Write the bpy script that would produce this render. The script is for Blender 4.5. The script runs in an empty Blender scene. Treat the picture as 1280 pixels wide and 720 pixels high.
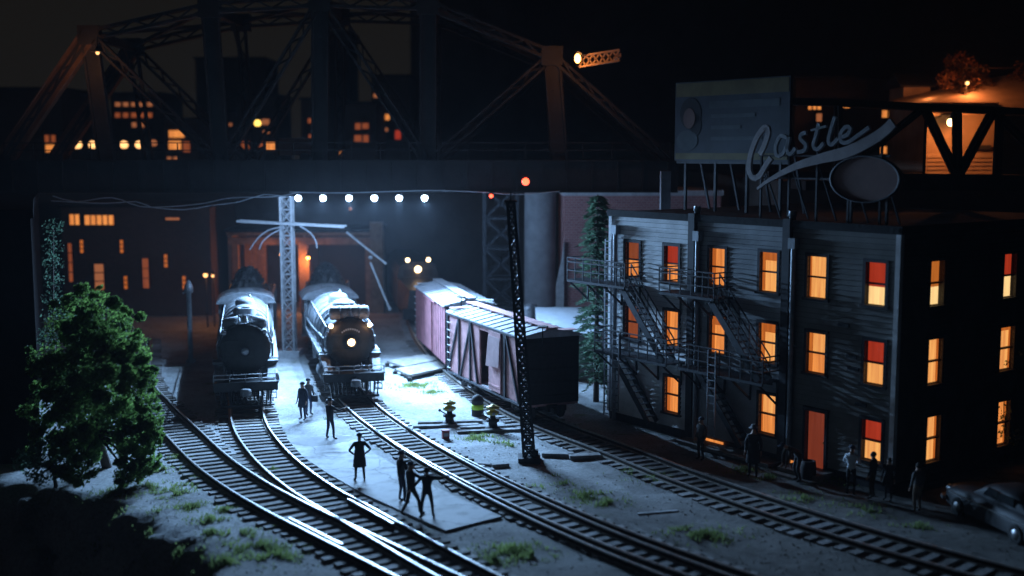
import bpy, math, random
from mathutils import Vector, Matrix
random.seed(7)
C = bpy.context.scene.collection
PI = math.pi
# ------------------------------------------------------------------ camera model (also used to work out world positions)
F = 1473.0; PITCH = math.atan(170 / F); EYE = 12.6
def ray(px, py):
    x = (px - 640) / F; y = (360 - py) / F
    c, s = math.cos(PITCH), math.sin(PITCH)
    return (x, c + y * s, -s + y * c)
def G(px, py, z=0.0):
    d = ray(px, py); t = (z - EYE) / d[2]
    return Vector((d[0] * t, d[1] * t, z))
def At(px, py, Y):
    d = ray(px, py); t = Y / d[1]
    return Vector((d[0] * t, Y, EYE + d[2] * t))
# ------------------------------------------------------------------ materials
def mat(name, col, rough=0.8, metal=0.0, var=0.25, scale=3.0, bump=0.0, bscale=30.0, col2=None, emit=None, es=0.0, spec=0.5):
    m = bpy.data.materials.new(name); m.use_nodes = True
    nt = m.node_tree; N = nt.nodes; L = nt.links
    b = N['Principled BSDF']
    b.inputs['Roughness'].default_value = rough; b.inputs['Metallic'].default_value = metal
    b.inputs['Specular IOR Level'].default_value = spec
    tc = N.new('ShaderNodeTexCoord')
    if emit:
        b.inputs['Emission Color'].default_value = (*emit, 1); b.inputs['Emission Strength'].default_value = es
    if var > 0:
        n = N.new('ShaderNodeTexNoise'); n.inputs['Scale'].default_value = scale; n.inputs['Detail'].default_value = 8
        n.inputs['Roughness'].default_value = 0.65
        L.new(tc.outputs['Object'], n.inputs['Vector'])
        r = N.new('ShaderNodeValToRGB'); r.color_ramp.elements[0].position = 0.32; r.color_ramp.elements[1].position = 0.7
        a = col2 if col2 else tuple(c * (1 - var) for c in col)
        r.color_ramp.elements[0].color = (*a, 1); r.color_ramp.elements[1].color = (*[min(1, c * (1 + var * .4)) for c in col], 1)
        L.new(n.outputs['Fac'], r.inputs['Fac']); L.new(r.outputs['Color'], b.inputs['Base Color'])
    else:
        b.inputs['Base Color'].default_value = (*col, 1)
    if bump > 0:
        n2 = N.new('ShaderNodeTexNoise'); n2.inputs['Scale'].default_value = bscale; n2.inputs['Detail'].default_value = 6
        L.new(tc.outputs['Object'], n2.inputs['Vector'])
        bp = N.new('ShaderNodeBump'); bp.inputs['Strength'].default_value = bump; bp.inputs['Distance'].default_value = 0.05
        L.new(n2.outputs['Fac'], bp.inputs['Height']); L.new(bp.outputs['Normal'], b.inputs['Normal'])
    return m
def glow(name, col, s, folds=0.0):
    m = bpy.data.materials.new(name); m.use_nodes = True
    nt = m.node_tree; N = nt.nodes; L = nt.links
    b = N['Principled BSDF']; b.inputs['Base Color'].default_value = (.1, .08, .05, 1)
    b.inputs['Emission Color'].default_value = (*col, 1); b.inputs['Emission Strength'].default_value = s
    if folds > 0:          # curtain cloth glowing in front of the room lamp: vertical folds, uneven weave
        tc = N.new('ShaderNodeTexCoord'); mp = N.new('ShaderNodeMapping'); mp.inputs['Scale'].default_value = (7, 7, .35)
        L.new(tc.outputs['Object'], mp.inputs['Vector'])
        n = N.new('ShaderNodeTexNoise'); n.inputs['Scale'].default_value = 1.3; n.inputs['Detail'].default_value = 5
        L.new(mp.outputs['Vector'], n.inputs['Vector'])
        r = N.new('ShaderNodeValToRGB'); r.color_ramp.elements[0].position = .3; r.color_ramp.elements[1].position = .68
        r.color_ramp.elements[0].color = (*[c * (1 - folds * k) for c, k in zip(col, (.7, 1, 1))], 1); r.color_ramp.elements[1].color = (*[min(1, c * 1.15) for c in col], 1)
        L.new(n.outputs['Fac'], r.inputs['Fac']); L.new(r.outputs['Color'], b.inputs['Emission Color'])
    return m
M = {}
M['iron'] = mat('black_iron', (.028, .029, .032), .42, .35, .5, 2.5, .25, 20)
M['iron_dusty'] = mat('dusty_iron', (.19, .20, .215), .62, .1, .6, 1.8, .3, 18)
M['smokebox'] = mat('smokebox_graphite', (.04, .038, .036), .6, .1, .4, 3, .2, 25)
M['steel'] = mat('rail_head', (.50, .48, .46), .42, .45, .35, 5)
M['web'] = mat('rail_web_rust', (.035, .022, .016), .85, .1, .5, 8)
M['foot'] = mat('rail_foot', (.30, .26, .22), .5, .5, .6, 6)
M['tie'] = mat('tie_wood', (.31, .30, .29), .9, 0, .55, 2.2, .5, 12)
M['bridge'] = mat('bridge_steel', (.022, .02, .02), .75, .1, .5, 1.2, .3, 9)
M['bridge_lit'] = mat('bridge_lit', (.16, .085, .05), .8, .1, .5, 1.0, .3, 9)
M['conc'] = mat('concrete', (.30, .31, .33), .9, 0, .3, .9, .3, 10)
M['pad'] = mat('pad_concrete', (.36, .36, .37), .8, 0, .28, .7, .25, 6)
def cracked(name):
    m = M['pad']; nt = m.node_tree; N = nt.nodes; L = nt.links; b = N['Principled BSDF']; src = b.inputs['Base Color'].links[0].from_socket
    tc = N.new('ShaderNodeTexCoord'); wn = N.new('ShaderNodeTexNoise'); wn.inputs['Scale'].default_value = .9; wn.inputs['Detail'].default_value = 6; L.new(tc.outputs['Object'], wn.inputs['Vector'])
    va = N.new('ShaderNodeVectorMath'); va.operation = 'MULTIPLY_ADD'; va.inputs[1].default_value = (1.6, 1.6, 0); L.new(wn.outputs['Color'], va.inputs[0]); L.new(tc.outputs['Object'], va.inputs[2])
    v = N.new('ShaderNodeTexVoronoi'); v.feature = 'DISTANCE_TO_EDGE'; v.inputs['Scale'].default_value = .34; L.new(va.outputs[0], v.inputs['Vector'])
    r = N.new('ShaderNodeValToRGB'); r.color_ramp.elements[0].position = .004; r.color_ramp.elements[1].position = .014; r.color_ramp.elements[0].color = (.25, .25, .25, 1); L.new(v.outputs['Distance'], r.inputs['Fac'])
    st = N.new('ShaderNodeTexNoise'); st.inputs['Scale'].default_value = 1.7; st.inputs['Detail'].default_value = 9; L.new(tc.outputs['Object'], st.inputs['Vector'])
    r2 = N.new('ShaderNodeValToRGB'); r2.color_ramp.elements[0].position = .33; r2.color_ramp.elements[1].position = .5; r2.color_ramp.elements[0].color = (.55, .54, .52, 1); L.new(st.outputs['Fac'], r2.inputs['Fac'])
    for q in (r, r2):
        x = N.new('ShaderNodeMix'); x.data_type = 'RGBA'; x.blend_type = 'MULTIPLY'; x.inputs[0].default_value = 1; L.new(src, x.inputs[6]); L.new(q.outputs[0], x.inputs[7]); src = x.outputs[2]
    L.new(src, b.inputs['Base Color'])
cracked('pad')
M['boxred'] = mat('boxcar_oxide', (.27, .10, .115), .75, 0, .45, 1.5, .2, 10)
M['boxpink'] = mat('boxcar_wood', (.52, .27, .27), .8, 0, .4, 1.7, .3, 14)
M['roofgrey'] = mat('roof_sheet', (.42, .43, .46), .7, .1, .35, 2, .2, 10)
M['boxpale'] = mat('faded_panel', (.42, .27, .27), .85, 0, .2, 2)
M['shade_black'] = mat('shade_stone', (.010, .009, .009), .98, 0, .4, 2, 0, 1, None, None, 0, .05)  # shade put into the colour, so lamp light barely shows on it
M['under'] = mat('underframe', (.025, .02, .02), .8, .1, .4, 4)
M['coal'] = mat('coal', (.02, .02, .022), .45, 0, .6, 6, 1, 9)
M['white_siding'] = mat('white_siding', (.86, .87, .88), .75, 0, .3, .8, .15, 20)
M['half_shaded_siding'] = mat('half_shaded_siding', (.42, .44, .46), .75, 0, .3, .8, .15, 20)
M['shaded_siding'] = mat('shaded_siding', (.22, .22, .21), .75, 0, .3, .8, .15, 20)
M['trim'] = mat('dark_trim', (.035, .035, .045), .7, 0, .4, 4)
M['lighttrim'] = mat('pale_trim', (.45, .46, .48), .7, 0, .3, 3)
M['fe'] = mat('fire_escape_iron', (.05, .055, .065), .6, .4, .4, 5)
M['pipe'] = mat('galvanised_pipe', (.32, .34, .37), .5, .4, .35, 3)
M['roofdark'] = mat('tar_roof', (.025, .025, .028), .95, 0, .5, 1.0, .4, 8)
M['curtain_o'] = glow('window_orange', (.88, .30, .065), .95, .42)
M['curtain_y'] = glow('window_yellow', (1.0, .41, .11), 1.0, .42)
M['curtain_p'] = glow('window_pale', (1.0, .62, .25), 1.1, .2)
M['curtain_dim'] = glow('window_dim', (.42, .10, .03), .55, .35)
M['blind_r'] = glow('window_red_blind', (.42, .035, .012), .8, .3)
M['blind_o'] = glow('window_amber_blind', (.5, .14, .02), .9, .3)
M['drape'] = glow('drape_cloth', (.55, .14, .02), .85, .4)
M['door_red'] = mat('door_red', (.26, .06, .04), .6, 0, .3, 3)
M['wood'] = mat('grey_wood', (.25, .23, .21), .9, 0, .45, 2, .4, 12)
M['wood_warm'] = mat('brown_wood', (.26, .15, .09), .85, 0, .4, 2, .3, 12)
M['leaf'] = mat('leaf_green', (.22, .36, .08), .75, 0, .5, 1.6, 0, 1, (.035, .08, .025))
M['leaf_b'] = mat('leaf_bluegreen', (.14, .24, .15), .75, 0, .5, 1.6, 0, 1, (.025, .05, .03))
M['grass'] = mat('grass_blades', (.24, .31, .10), .85, 0, .5, 1.5, 0, 1, (.10, .13, .05))
M['bark'] = mat('bark', (.07, .05, .04), .95, 0, .4, 5, .6, 12)
M['led'] = glow('led_white', (.62, .82, 1.0), 22)
M['bulb_w'] = glow('bulb_warm', (1.0, .62, .25), 14)
M['bulb_o'] = glow('bulb_orange', (1.0, .36, .08), 14)
M['bulb_y'] = glow('bulb_yellow', (1.0, .62, .12), 2.2)
M['bulb_lo'] = glow('bulb_soft', (1.0, .5, .18), 2.0)
M['bulb_dim'] = glow('bulb_faint', (.5, .16, .06), .6)
M['bulb_r'] = glow('bulb_red', (1.0, .07, .03), 6)
M['head_w'] = glow('headlamp_warm', (1.0, .68, .34), 9)
M['glassdark'] = mat('dark_glass', (.02, .022, .025), .12, 0, 0)
M['grey_lens'] = mat('unlit_lens', (.35, .36, .38), .25, 0, 0)
M['skin'] = mat('skin', (.42, .26, .19), .6, 0, .15, 6)
M['cl_black'] = mat('cloth_black', (.035, .035, .04), .9, 0, .3, 8)
M['cl_navy'] = mat('cloth_navy', (.045, .055, .085), .9, 0, .3, 8)
M['cl_brown'] = mat('cloth_brown', (.06, .04, .028), .9, 0, .3, 8)
M['cl_grey'] = mat('cloth_grey', (.12, .12, .125), .9, 0, .3, 8)
M['cl_tan'] = mat('cloth_tan', (.26, .2, .15), .9, 0, .3, 8)
M['cl_white'] = mat('cloth_white', (.62, .66, .7), .85, 0, .15, 8)
M['cl_denim'] = mat('cloth_denim', (.08, .11, .19), .9, 0, .3, 8)
M['shoe'] = mat('shoe_leather', (.015, .013, .012), .6, 0, .2, 8)
M['hair'] = mat('hair_dark', (.02, .015, .012), .8, 0, .3, 9)
M['brass'] = mat('lamp_yellow', (.55, .42, .08), .5, .1, .35, 6)
M['hivis'] = mat('yellow_green_paint', (.42, .6, .03), .6, 0, .25, 6)
M['carpaint'] = mat('car_grey_paint', (.03, .032, .036), .6, 0, .1, 2)
M['chrome'] = mat('chrome', (.35, .35, .35), .45, 1, .1, 3)
M['rubber'] = mat('rubber', (.02, .02, .02), .9, 0, .2, 6)
M['wire'] = mat('pale_wire', (.42, .44, .48), .6, .1, .2, 5)
M['farwall'] = mat('far_wall', (.06, .048, .042), .95, 0, .4, .3, .3, 3)
M['orange_wall'] = mat('clapboard_tan', (.38, .26, .19), .85, 0, .3, .8, .2, 12)
M['redleaf'] = mat('leaf_autumn', (.22, .09, .035), .8, 0, .5, 1.2, 0, 1, (.09, .05, .02))
M['pinkbox'] = mat('red_paint', (.36, .09, .10), .7, 0, .3, 5)
M['sign_black'] = mat('sign_black', (.012, .012, .016), .8, 0, .3, 2)
M['sign_white'] = mat('sign_offwhite', (.34, .30, .30), .7, 0, .25, 2)
M['sign_oval'] = mat('sign_oval_paint', (.19, .11, .095), .8, 0, .25, 1)
M['sign_yellow'] = mat('billboard_yellow', (.16, .13, .06), .8, 0, .3, 1)
M['sign_blue'] = mat('billboard_blue', (.05, .06, .075), .8, 0, .35, .7)
M['sign_teal'] = mat('billboard_teal', (.08, .10, .11), .8, 0, .35, .9)
M['shedroof'] = mat('pale_roof', (.48, .52, .56), .8, 0, .2, 1, .2, 12)
for k_ in ('leaf', 'leaf_b', 'grass', 'redleaf'):          # light passes through thin leaves
    nt = M[k_].node_tree; N = nt.nodes; L = nt.links; b = N['Principled BSDF']; tr = N.new('ShaderNodeBsdfTranslucent'); mx = N.new('ShaderNodeMixShader'); mx.inputs[0].default_value = .6
    L.new(b.inputs['Base Color'].links[0].from_socket, tr.inputs['Color']); L.new(b.outputs[0], mx.inputs[1]); L.new(tr.outputs[0], mx.inputs[2]); L.new(mx.outputs[0], N['Material Output'].inputs[0])
nt = M['tie'].node_tree; N = nt.nodes; L = nt.links; b = N['Principled BSDF']; oi = N.new('ShaderNodeObjectInfo'); rr = N.new('ShaderNodeValToRGB'); rr.color_ramp.elements[0].color = (.42, .38, .34, 1); rr.color_ramp.elements[1].color = (1.15, 1.15, 1.2, 1)
L.new(oi.outputs['Random'], rr.inputs['Fac']); x_ = N.new('ShaderNodeMix'); x_.data_type = 'RGBA'; x_.blend_type = 'MULTIPLY'; x_.inputs[0].default_value = 1; L.new(b.inputs['Base Color'].links[0].from_socket, x_.inputs[6]); L.new(rr.outputs[0], x_.inputs[7]); L.new(x_.outputs[2], b.inputs['Base Color'])
# brick
def brick(name, c1, c2, mortar, sc):
    m = bpy.data.materials.new(name); m.use_nodes = True
    N = m.node_tree.nodes; L = m.node_tree.links; b = N['Principled BSDF']; b.inputs['Roughness'].default_value = .9
    tc = N.new('ShaderNodeTexCoord'); sx = N.new('ShaderNodeSeparateXYZ'); ad = N.new('ShaderNodeMath'); cb = N.new('ShaderNodeCombineXYZ')
    L.new(tc.outputs['Object'], sx.inputs[0]); L.new(sx.outputs[0], ad.inputs[0]); L.new(sx.outputs[1], ad.inputs[1])
    L.new(ad.outputs[0], cb.inputs[0]); L.new(sx.outputs[2], cb.inputs[1])
    t = N.new('ShaderNodeTexBrick'); t.inputs['Scale'].default_value = sc
    t.inputs['Color1'].default_value = (*c1, 1); t.inputs['Color2'].default_value = (*c2, 1); t.inputs['Mortar'].default_value = (*mortar, 1)
    L.new(cb.outputs[0], t.inputs['Vector']); L.new(t.outputs['Color'], b.inputs['Base Color'])
    return m
M['brick'] = brick('pink_brick', (.36, .16, .15), (.28, .12, .12), (.4, .3, .3), 1.6)
M['brickdark'] = brick('dark_brick', (.09, .05, .04), (.07, .04, .035), (.1, .08, .07), 1.6)
# ------------------------------------------------------------------ mesh collector
class MB:
    def __init__(s): s.v = []; s.f = []; s.m = []; s.s = []
    def add(s, vs, fs, mi=0, sm=False):
        o = len(s.v); s.v += [tuple(v) for v in vs]
        for f in fs: s.f.append(tuple(i + o for i in f)); s.m.append(mi); s.s.append(sm)
        return s
    def box(s, c, d, rz=0, mi=0):
        x, y, z = [k / 2 for k in d]; ca, sa = math.cos(rz), math.sin(rz)
        vs = []
        for dz in (-z, z):
            for dx, dy in ((-x, -y), (x, -y), (x, y), (-x, y)):
                vs.append((c[0] + dx * ca - dy * sa, c[1] + dx * sa + dy * ca, c[2] + dz))
        return s.add(vs, [(3, 2, 1, 0), (4, 5, 6, 7), (0, 1, 5, 4), (1, 2, 6, 5), (2, 3, 7, 6), (3, 0, 4, 7)], mi)
    def bar(s, a, b, w=.1, h=None, mi=0, up=(0, 0, 1)):
        a = Vector(a); b = Vector(b); h = h or w; d = (b - a)
        if d.length < 1e-6: return s
        d.normalize(); u = Vector(up)
        if abs(d.dot(u)) > .98: u = Vector((0, 1, 0))
        r = d.cross(u).normalized(); u = r.cross(d)
        vs = [p + r * (i * w / 2) + u * (j * h / 2) for p in (a, b) for i, j in ((-1, -1), (1, -1), (1, 1), (-1, 1))]
        return s.add(vs, [(0, 1, 2, 3), (7, 6, 5, 4), (4, 5, 1, 0), (5, 6, 2, 1), (6, 7, 3, 2), (7, 4, 0, 3)], mi)
    def cyl(s, a, b, r0, r1=None, n=16, mi=0, cap=True, sm=True):
        a = Vector(a); b = Vector(b); r1 = r0 if r1 is None else r1
        d = (b - a).normalized(); u = Vector((0, 0, 1)) if abs(d.z) < .95 else Vector((1, 0, 0))
        r = d.cross(u).normalized(); u = r.cross(d)
        vs = []
        for p, q in ((a, r0), (b, r1)):
            for i in range(n):
                t = 2 * PI * i / n; vs.append(p + r * (q * math.cos(t)) + u * (q * math.sin(t)))
        s.add(vs, [(i, (i + 1) % n, (i + 1) % n + n, i + n) for i in range(n)], mi, sm)
        if cap: s.add(vs, [tuple(range(n))[::-1], tuple(range(n, 2 * n))], mi)
        return s
    def tube(s, pts, r, n=6, mi=0):
        for i in range(len(pts) - 1): s.cyl(pts[i], pts[i + 1], r, r, n, mi, True, n > 6)
        return s
    def lathe(s, o, ax, prof, n=24, mi=0, cap=True):     # prof: (distance along axis, radius)
        o = Vector(o); d = Vector(ax).normalized(); u = Vector((0, 0, 1)) if abs(d.z) < .95 else Vector((1, 0, 0))
        r = d.cross(u).normalized(); u = r.cross(d); vs = []
        for x, q in prof:
            for i in range(n):
                t = 2 * PI * i / n; vs.append(o + d * x + r * (q * math.cos(t)) + u * (q * math.sin(t)))
        fs = [(k * n + i, k * n + (i + 1) % n, (k + 1) * n + (i + 1) % n, (k + 1) * n + i) for k in range(len(prof) - 1) for i in range(n)]
        s.add(vs, fs, mi, True)
        if cap: s.add(vs, [tuple(range(n))[::-1], tuple(range((len(prof) - 1) * n, len(prof) * n))], mi)
        return s
    def sph(s, c, r, n=12, mi=0, sc=(1, 1, 1)):
        k = n // 2; vs = []; c = Vector(c)
        for j in range(k + 1):
            for i in range(n):
                p = PI * j / k; t = 2 * PI * i / n
                vs.append((c.x + r * sc[0] * math.sin(p) * math.cos(t), c.y + r * sc[1] * math.sin(p) * math.sin(t), c.z + r * sc[2] * math.cos(p)))
        return s.add(vs, [(j * n + i, (j + 1) * n + i, (j + 1) * n + (i + 1) % n, j * n + (i + 1) % n) for j in range(k) for i in range(n)], mi, True)
    def prism(s, poly, z0, z1, mi=0):
        n = len(poly); vs = [(p[0], p[1], z0) for p in poly] + [(p[0], p[1], z1) for p in poly]
        return s.add(vs, [tuple(range(n))[::-1], tuple(range(n, 2 * n))] + [(i, (i + 1) % n, (i + 1) % n + n, i + n) for i in range(n)], mi)
    def xprism(s, prof, x0, x1, mi=0):          # (y, z) profile pushed along x
        n = len(prof); vs = [(x0, p[0], p[1]) for p in prof] + [(x1, p[0], p[1]) for p in prof]
        return s.add(vs, [tuple(range(n))[::-1], tuple(range(n, 2 * n))] + [(i, (i + 1) % n, (i + 1) % n + n, i + n) for i in range(n)], mi)
    def build(s, name, m, parent=None, loc=None):
        me = bpy.data.meshes.new(name); me.from_pydata(s.v, [], s.f)
        for q in (m if isinstance(m, (list, tuple)) else [m]): me.materials.append(M[q] if isinstance(q, str) else q)
        me.polygons.foreach_set('material_index', s.m); me.polygons.foreach_set('use_smooth', s.s)
        me.update()
        o = bpy.data.objects.new(name, me); C.objects.link(o)
        if parent is not None: o.parent = parent
        if loc is not None: o.location = loc
        return o
def tag(o, label=None, cat=None, group=None, kind=None):
    if label: o['label'] = label
    if cat: o['category'] = cat
    if group: o['group'] = group
    if kind: o['kind'] = kind
    return o
def thing(name, label, cat, loc=(0, 0, 0), rz=0, group=None):
    o = bpy.data.objects.new(name, None); C.objects.link(o); o.location = loc; o.rotation_euler = (0, 0, rz)
    o.empty_display_size = .2
    return tag(o, label, cat, group)
def frame(name, label, cat, O, ex, group=None):
    """thing whose local x runs along ex in plan"""
    return thing(name, label, cat, O, math.atan2(ex[1], ex[0]), group)
def copy_tree(o, parent=None):
    c = o.copy(); C.objects.link(c); c.parent = parent
    for ch in list(o.children): copy_tree(ch, c)
    return c
def light(name, kind, loc, energy, col, size=.1, rot=None, parent=None, spread=None):
    l = bpy.data.lights.new(name, kind); l.energy = energy; l.color = col
    if kind == 'AREA': l.shape = 'DISK'; l.size = size
    elif kind == 'POINT': l.shadow_soft_size = size
    if spread: l.spread = spread
    o = bpy.data.objects.new(name, l); C.objects.link(o); o.location = loc
    if rot is not None: o.rotation_euler = rot
    if parent is not None: o.parent = parent
    return o
def catmull(P, step=.25):
    P = [Vector(p) for p in P]; P = [P[0] * 2 - P[1]] + P + [P[-1] * 2 - P[-2]]
    out = []
    for i in range(1, len(P) - 2):
        a, b, c, d = P[i - 1:i + 3]; n = max(2, int((c - b).length / step))
        for k in range(n):
            t = k / n
            out.append(.5 * ((2 * b) + (c - a) * t + (2 * a - 5 * b + 4 * c - d) * t * t + (3 * b - a - 3 * c + d) * t ** 3))
    out.append(P[-2]); return out
def resample(pts, d):
    out = [pts[0]]; acc = 0
    for a, b in zip(pts, pts[1:]):
        L = (b - a).length
        while acc + L >= d:
            t = (d - acc) / L; a = a.lerp(b, t); out.append(a); L = (b - a).length; acc = 0
        acc += L
    return out
def nrm(pts):
    out = []
    for i in range(len(pts)):
        t = pts[min(i + 1, len(pts) - 1)] - pts[max(i - 1, 0)]; t.z = 0; t.normalize(); out.append(Vector((t.y, -t.x, 0)))
    return out
# ================================================================== GROUND
EDGE = [(-60, 52), (-26, 46.5), (-20, 45), (-15.3, 42.4), (-13.2, 40.4), (-10.9, 37.9), (-9.5, 36.4), (-8.9, 34.2), (-8.2, 26), (-8, 5)]
def edge_y(x):
    for (x0, y0), (x1, y1) in zip(EDGE, EDGE[1:]):
        if x0 <= x <= x1: return y0 + (y1 - y0) * (x - x0) / (x1 - x0)
    return -99
from mathutils import noise as mn
def gz(x, y):
    z = .06 + .05 * mn.noise(Vector((x * .6, y * .6, 0))) + .03 * mn.noise(Vector((x * 2.1, y * 2.1, 4)))
    d = edge_y(x) - y + 1.3 * mn.noise(Vector((x * .7, y * .7, 9))) + .7 * mn.noise(Vector((x * 2.2, y * 2.2, 2)))
    if d > 0 and x < -8:
        d = min(d, (-8 - x) * 3)
        z -= min(7, .35 * d + 1.3 * max(0, d - .9)) * (1 + .3 * mn.noise(Vector((x * 1.3, y * 1.3, 7)))) + .12 * mn.noise(Vector((x * 3, y * 3, 1)))
    return z
def ground():
    xs = [-160, -110, -80, -60, -45, -35]; x = -28.0
    while x < 24: xs.append(x); x += .3
    xs += [26, 30, 40, 60, 90, 130, 180]
    ys = [-30, -10, 5, 15, 22]; y = 27.0
    while y < 76: ys.append(y); y += .3
    ys += [80, 85, 95, 120, 160, 250, 500]
    g = MB(); nx = len(xs)
    vs = [(x, y, gz(x, y)) for y in ys for x in xs]
    g.add(vs, [(j * nx + i, j * nx + i + 1, (j + 1) * nx + i + 1, (j + 1) * nx + i) for j in range(len(ys) - 1) for i in range(nx - 1)], 0, True)
    m = bpy.data.materials.new('gravel_dirt'); m.use_nodes = True; N = m.node_tree.nodes; L = m.node_tree.links
    b = N['Principled BSDF']; b.inputs['Roughness'].default_value = .95
    tc = N.new('ShaderNodeTexCoord')
    def noi(s, d=8, r=.6):
        n = N.new('ShaderNodeTexNoise'); n.inputs['Scale'].default_value = s; n.inputs['Detail'].default_value = d; n.inputs['Roughness'].default_value = r
        L.new(tc.outputs['Object'], n.inputs['Vector']); return n
    def ramp(n, p0, c0, p1, c1):
        r = N.new('ShaderNodeValToRGB'); r.color_ramp.elements[0].position = p0; r.color_ramp.elements[1].position = p1
        r.color_ramp.elements[0].color = (*c0, 1); r.color_ramp.elements[1].color = (*c1, 1); L.new(n.outputs['Fac'], r.inputs['Fac']); return r
    base = ramp(noi(.45), .35, (.25, .25, .25), .62, (.41, .42, .43))
    grit = ramp(noi(9, 4, .7), .35, (.45, .44, .42), .6, (1, 1, 1))
    moss = ramp(noi(.8, 6), .60, (0, 0, 0), .72, (1, 1, 1))
    mul = N.new('ShaderNodeMix'); mul.data_type = 'RGBA'; mul.blend_type = 'MULTIPLY'; mul.inputs[0].default_value = .8
    L.new(base.outputs[0], mul.inputs[6]); L.new(grit.outputs[0], mul.inputs[7])
    mx = N.new('ShaderNodeMix'); mx.data_type = 'RGBA'; mx.inputs[7].default_value = (.10, .12, .055, 1)
    L.new(moss.outputs[0], mx.inputs[0]); L.new(mul.outputs[2], mx.inputs[6]); L.new(mx.outputs[2], b.inputs['Base Color'])
    sx = N.new('ShaderNodeVectorMath'); sx.operation = 'DOT_PRODUCT'; sx.inputs[1].default_value = (.72, -.69, 0); L.new(tc.outputs['Object'], sx.inputs[0])
    nz = noi(.25, 5); ma = N.new('ShaderNodeMath'); ma.operation = 'MULTIPLY_ADD'; ma.inputs[1].default_value = 9; L.new(nz.outputs['Fac'], ma.inputs[0]); L.new(sx.outputs['Value'], ma.inputs[2])
    mr = N.new('ShaderNodeMapRange'); mr.inputs['From Min'].default_value = -30; mr.inputs['From Max'].default_value = -16; mr.inputs['To Min'].default_value = 0; mr.inputs['To Max'].default_value = 1; L.new(ma.outputs[0], mr.inputs['Value'])
    dark_ground = ramp(noi(1.4, 8, .7), .35, (.075, .07, .06), .65, (.16, .15, .14))
    m2 = N.new('ShaderNodeMix'); m2.data_type = 'RGBA'; L.new(mr.outputs[0], m2.inputs[0]); L.new(mx.outputs[2], m2.inputs[6]); L.new(dark_ground.outputs[0], m2.inputs[7]); L.new(m2.outputs[2], b.inputs['Base Color'])  # ground tone darkens towards the right front
    bp = N.new('ShaderNodeBump'); bp.inputs['Strength'].default_value = .7; bp.inputs['Distance'].default_value = .08
    L.new(noi(6, 8, .7).outputs['Fac'], bp.inputs['Height']); L.new(bp.outputs[0], b.inputs['Normal'])
    tag(g.build('ground', m), kind='structure')
ground()
# concrete pad between the tracks
pad = MB()
pl = [(-9.9, 50.6), (-8.6, 47.4), (-7.2, 44.9), (-5.5, 42.2), (-3.75, 39.9), (-2.2, 37.9), (-.35, 39.45), (-2.2, 42.0), (-4.0, 44.9), (-5.6, 47.7), (-7.2, 51.2)]
pad.prism(pl, -.1, .135)
tag(pad.build('pavement', 'pad'), kind='structure')
# ================================================================== TRACKS
RZ = .33
def path(px, z=RZ):
    return [G(a, b, z) for a, b in px]
def track(label, cen, gauge=1.5, guards=(), tie=True, spacing=.58, tlen=2.7, skip=None, wide=None):
    root = thing('railway_track', label, 'railway track', (cen[0].x, cen[0].y, 0), 0, 'tracks of the yard')
    base = Vector((cen[0].x, cen[0].y, 0))
    pts = catmull([Vector((p[0], p[1], 0)) for p in cen], .4); nn = nrm(pts)
    def sweep(mb, off, prof, mi, i0=0, i1=None):
        i1 = len(pts) if i1 is None else i1; k = len(prof); vs = []
        for i in range(i0, i1):
            p = pts[i] + nn[i] * off - base
            vs += [(p.x + nn[i].x * a, p.y + nn[i].y * a, z) for a, z in prof]
        n = i1 - i0
        mb.add(vs, [(i * k + j, (i + 1) * k + j, (i + 1) * k + (j + 1) % k, i * k + (j + 1) % k) for i in range(n - 1) for j in range(k)], mi)
        mb.add(vs, [tuple(range(k))[::-1], tuple((n - 1) * k + j for j in range(k))], mi)
    for s in (-1, 1):
        r = MB()
        sweep(r, s * gauge / 2, [(-.036, .27), (.036, .27), (.034, .325), (-.034, .325)], 0)
        sweep(r, s * gauge / 2, [(-.02, .155), (.02, .155), (.03, .27), (-.03, .27)], 1)
        sweep(r, s * gauge / 2, [(-.12, .131), (.12, .131), (.11, .155), (-.11, .155)], 2)
        r.build('rail', ['steel', 'web', 'foot'], root)
    for off, y0, y1 in guards:
        idx = [i for i, p in enumerate(pts) if y0 < p.y < y1]
        if len(idx) > 2:
            r = MB(); sweep(r, off, [(-.045, .27), (.045, .27), (.045, .325), (-.045, .325)], 0, idx[0], idx[-1])
            sweep(r, off, [(-.03, .131), (.03, .131), (.03, .27), (-.03, .27)], 1, idx[0], idx[-1]); r.build('guard_rail', ['steel', 'web'], root)
    if tie:
        tp = resample(pts, spacing); tn = nrm(tp); shared = []; rest = MB(); cnt = 0
        for v in range(4):
            b = MB(); w = .24 + .02 * v; b.box((0, 0, .05), (tlen + .06 * v, w, .16)); o = b.build('railway_tie', 'tie', root); shared.append(o.data); bpy.data.objects.remove(o)
        order = sorted(range(len(tp)), key=lambda i: abs(tp[i].y - 42))
        for i in order:
            p = tp[i]; n = tn[i]; ang = math.atan2(n.y, n.x) + random.uniform(-.05, .05)
            if skip and skip(p): continue
            L = tlen; c = p.copy()
            if wide:
                q = wide(p)
                if q is not None:
                    along = (q - p).dot(n); L = tlen + abs(along); c = p + n * (along / 2)
            if cnt < 100:
                o = bpy.data.objects.new('railway_tie', shared[random.randrange(4)]); C.objects.link(o); o.parent = root
                o.location = c - base + n * random.uniform(-.06, .06); o.rotation_euler = (0, 0, ang); o.scale = (L / tlen, 1, 1); cnt += 1
            else:
                cc = c - base; rest.box((cc.x, cc.y, .05), (L, .24, .16), ang)
        if rest.v: tag(rest.build('distant_ties', 'tie', root), kind='stuff')
    return pts
def mid(l, r): return [(Vector(a) + Vector(b)) / 2 for a, b in zip(l, r)]
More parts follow.
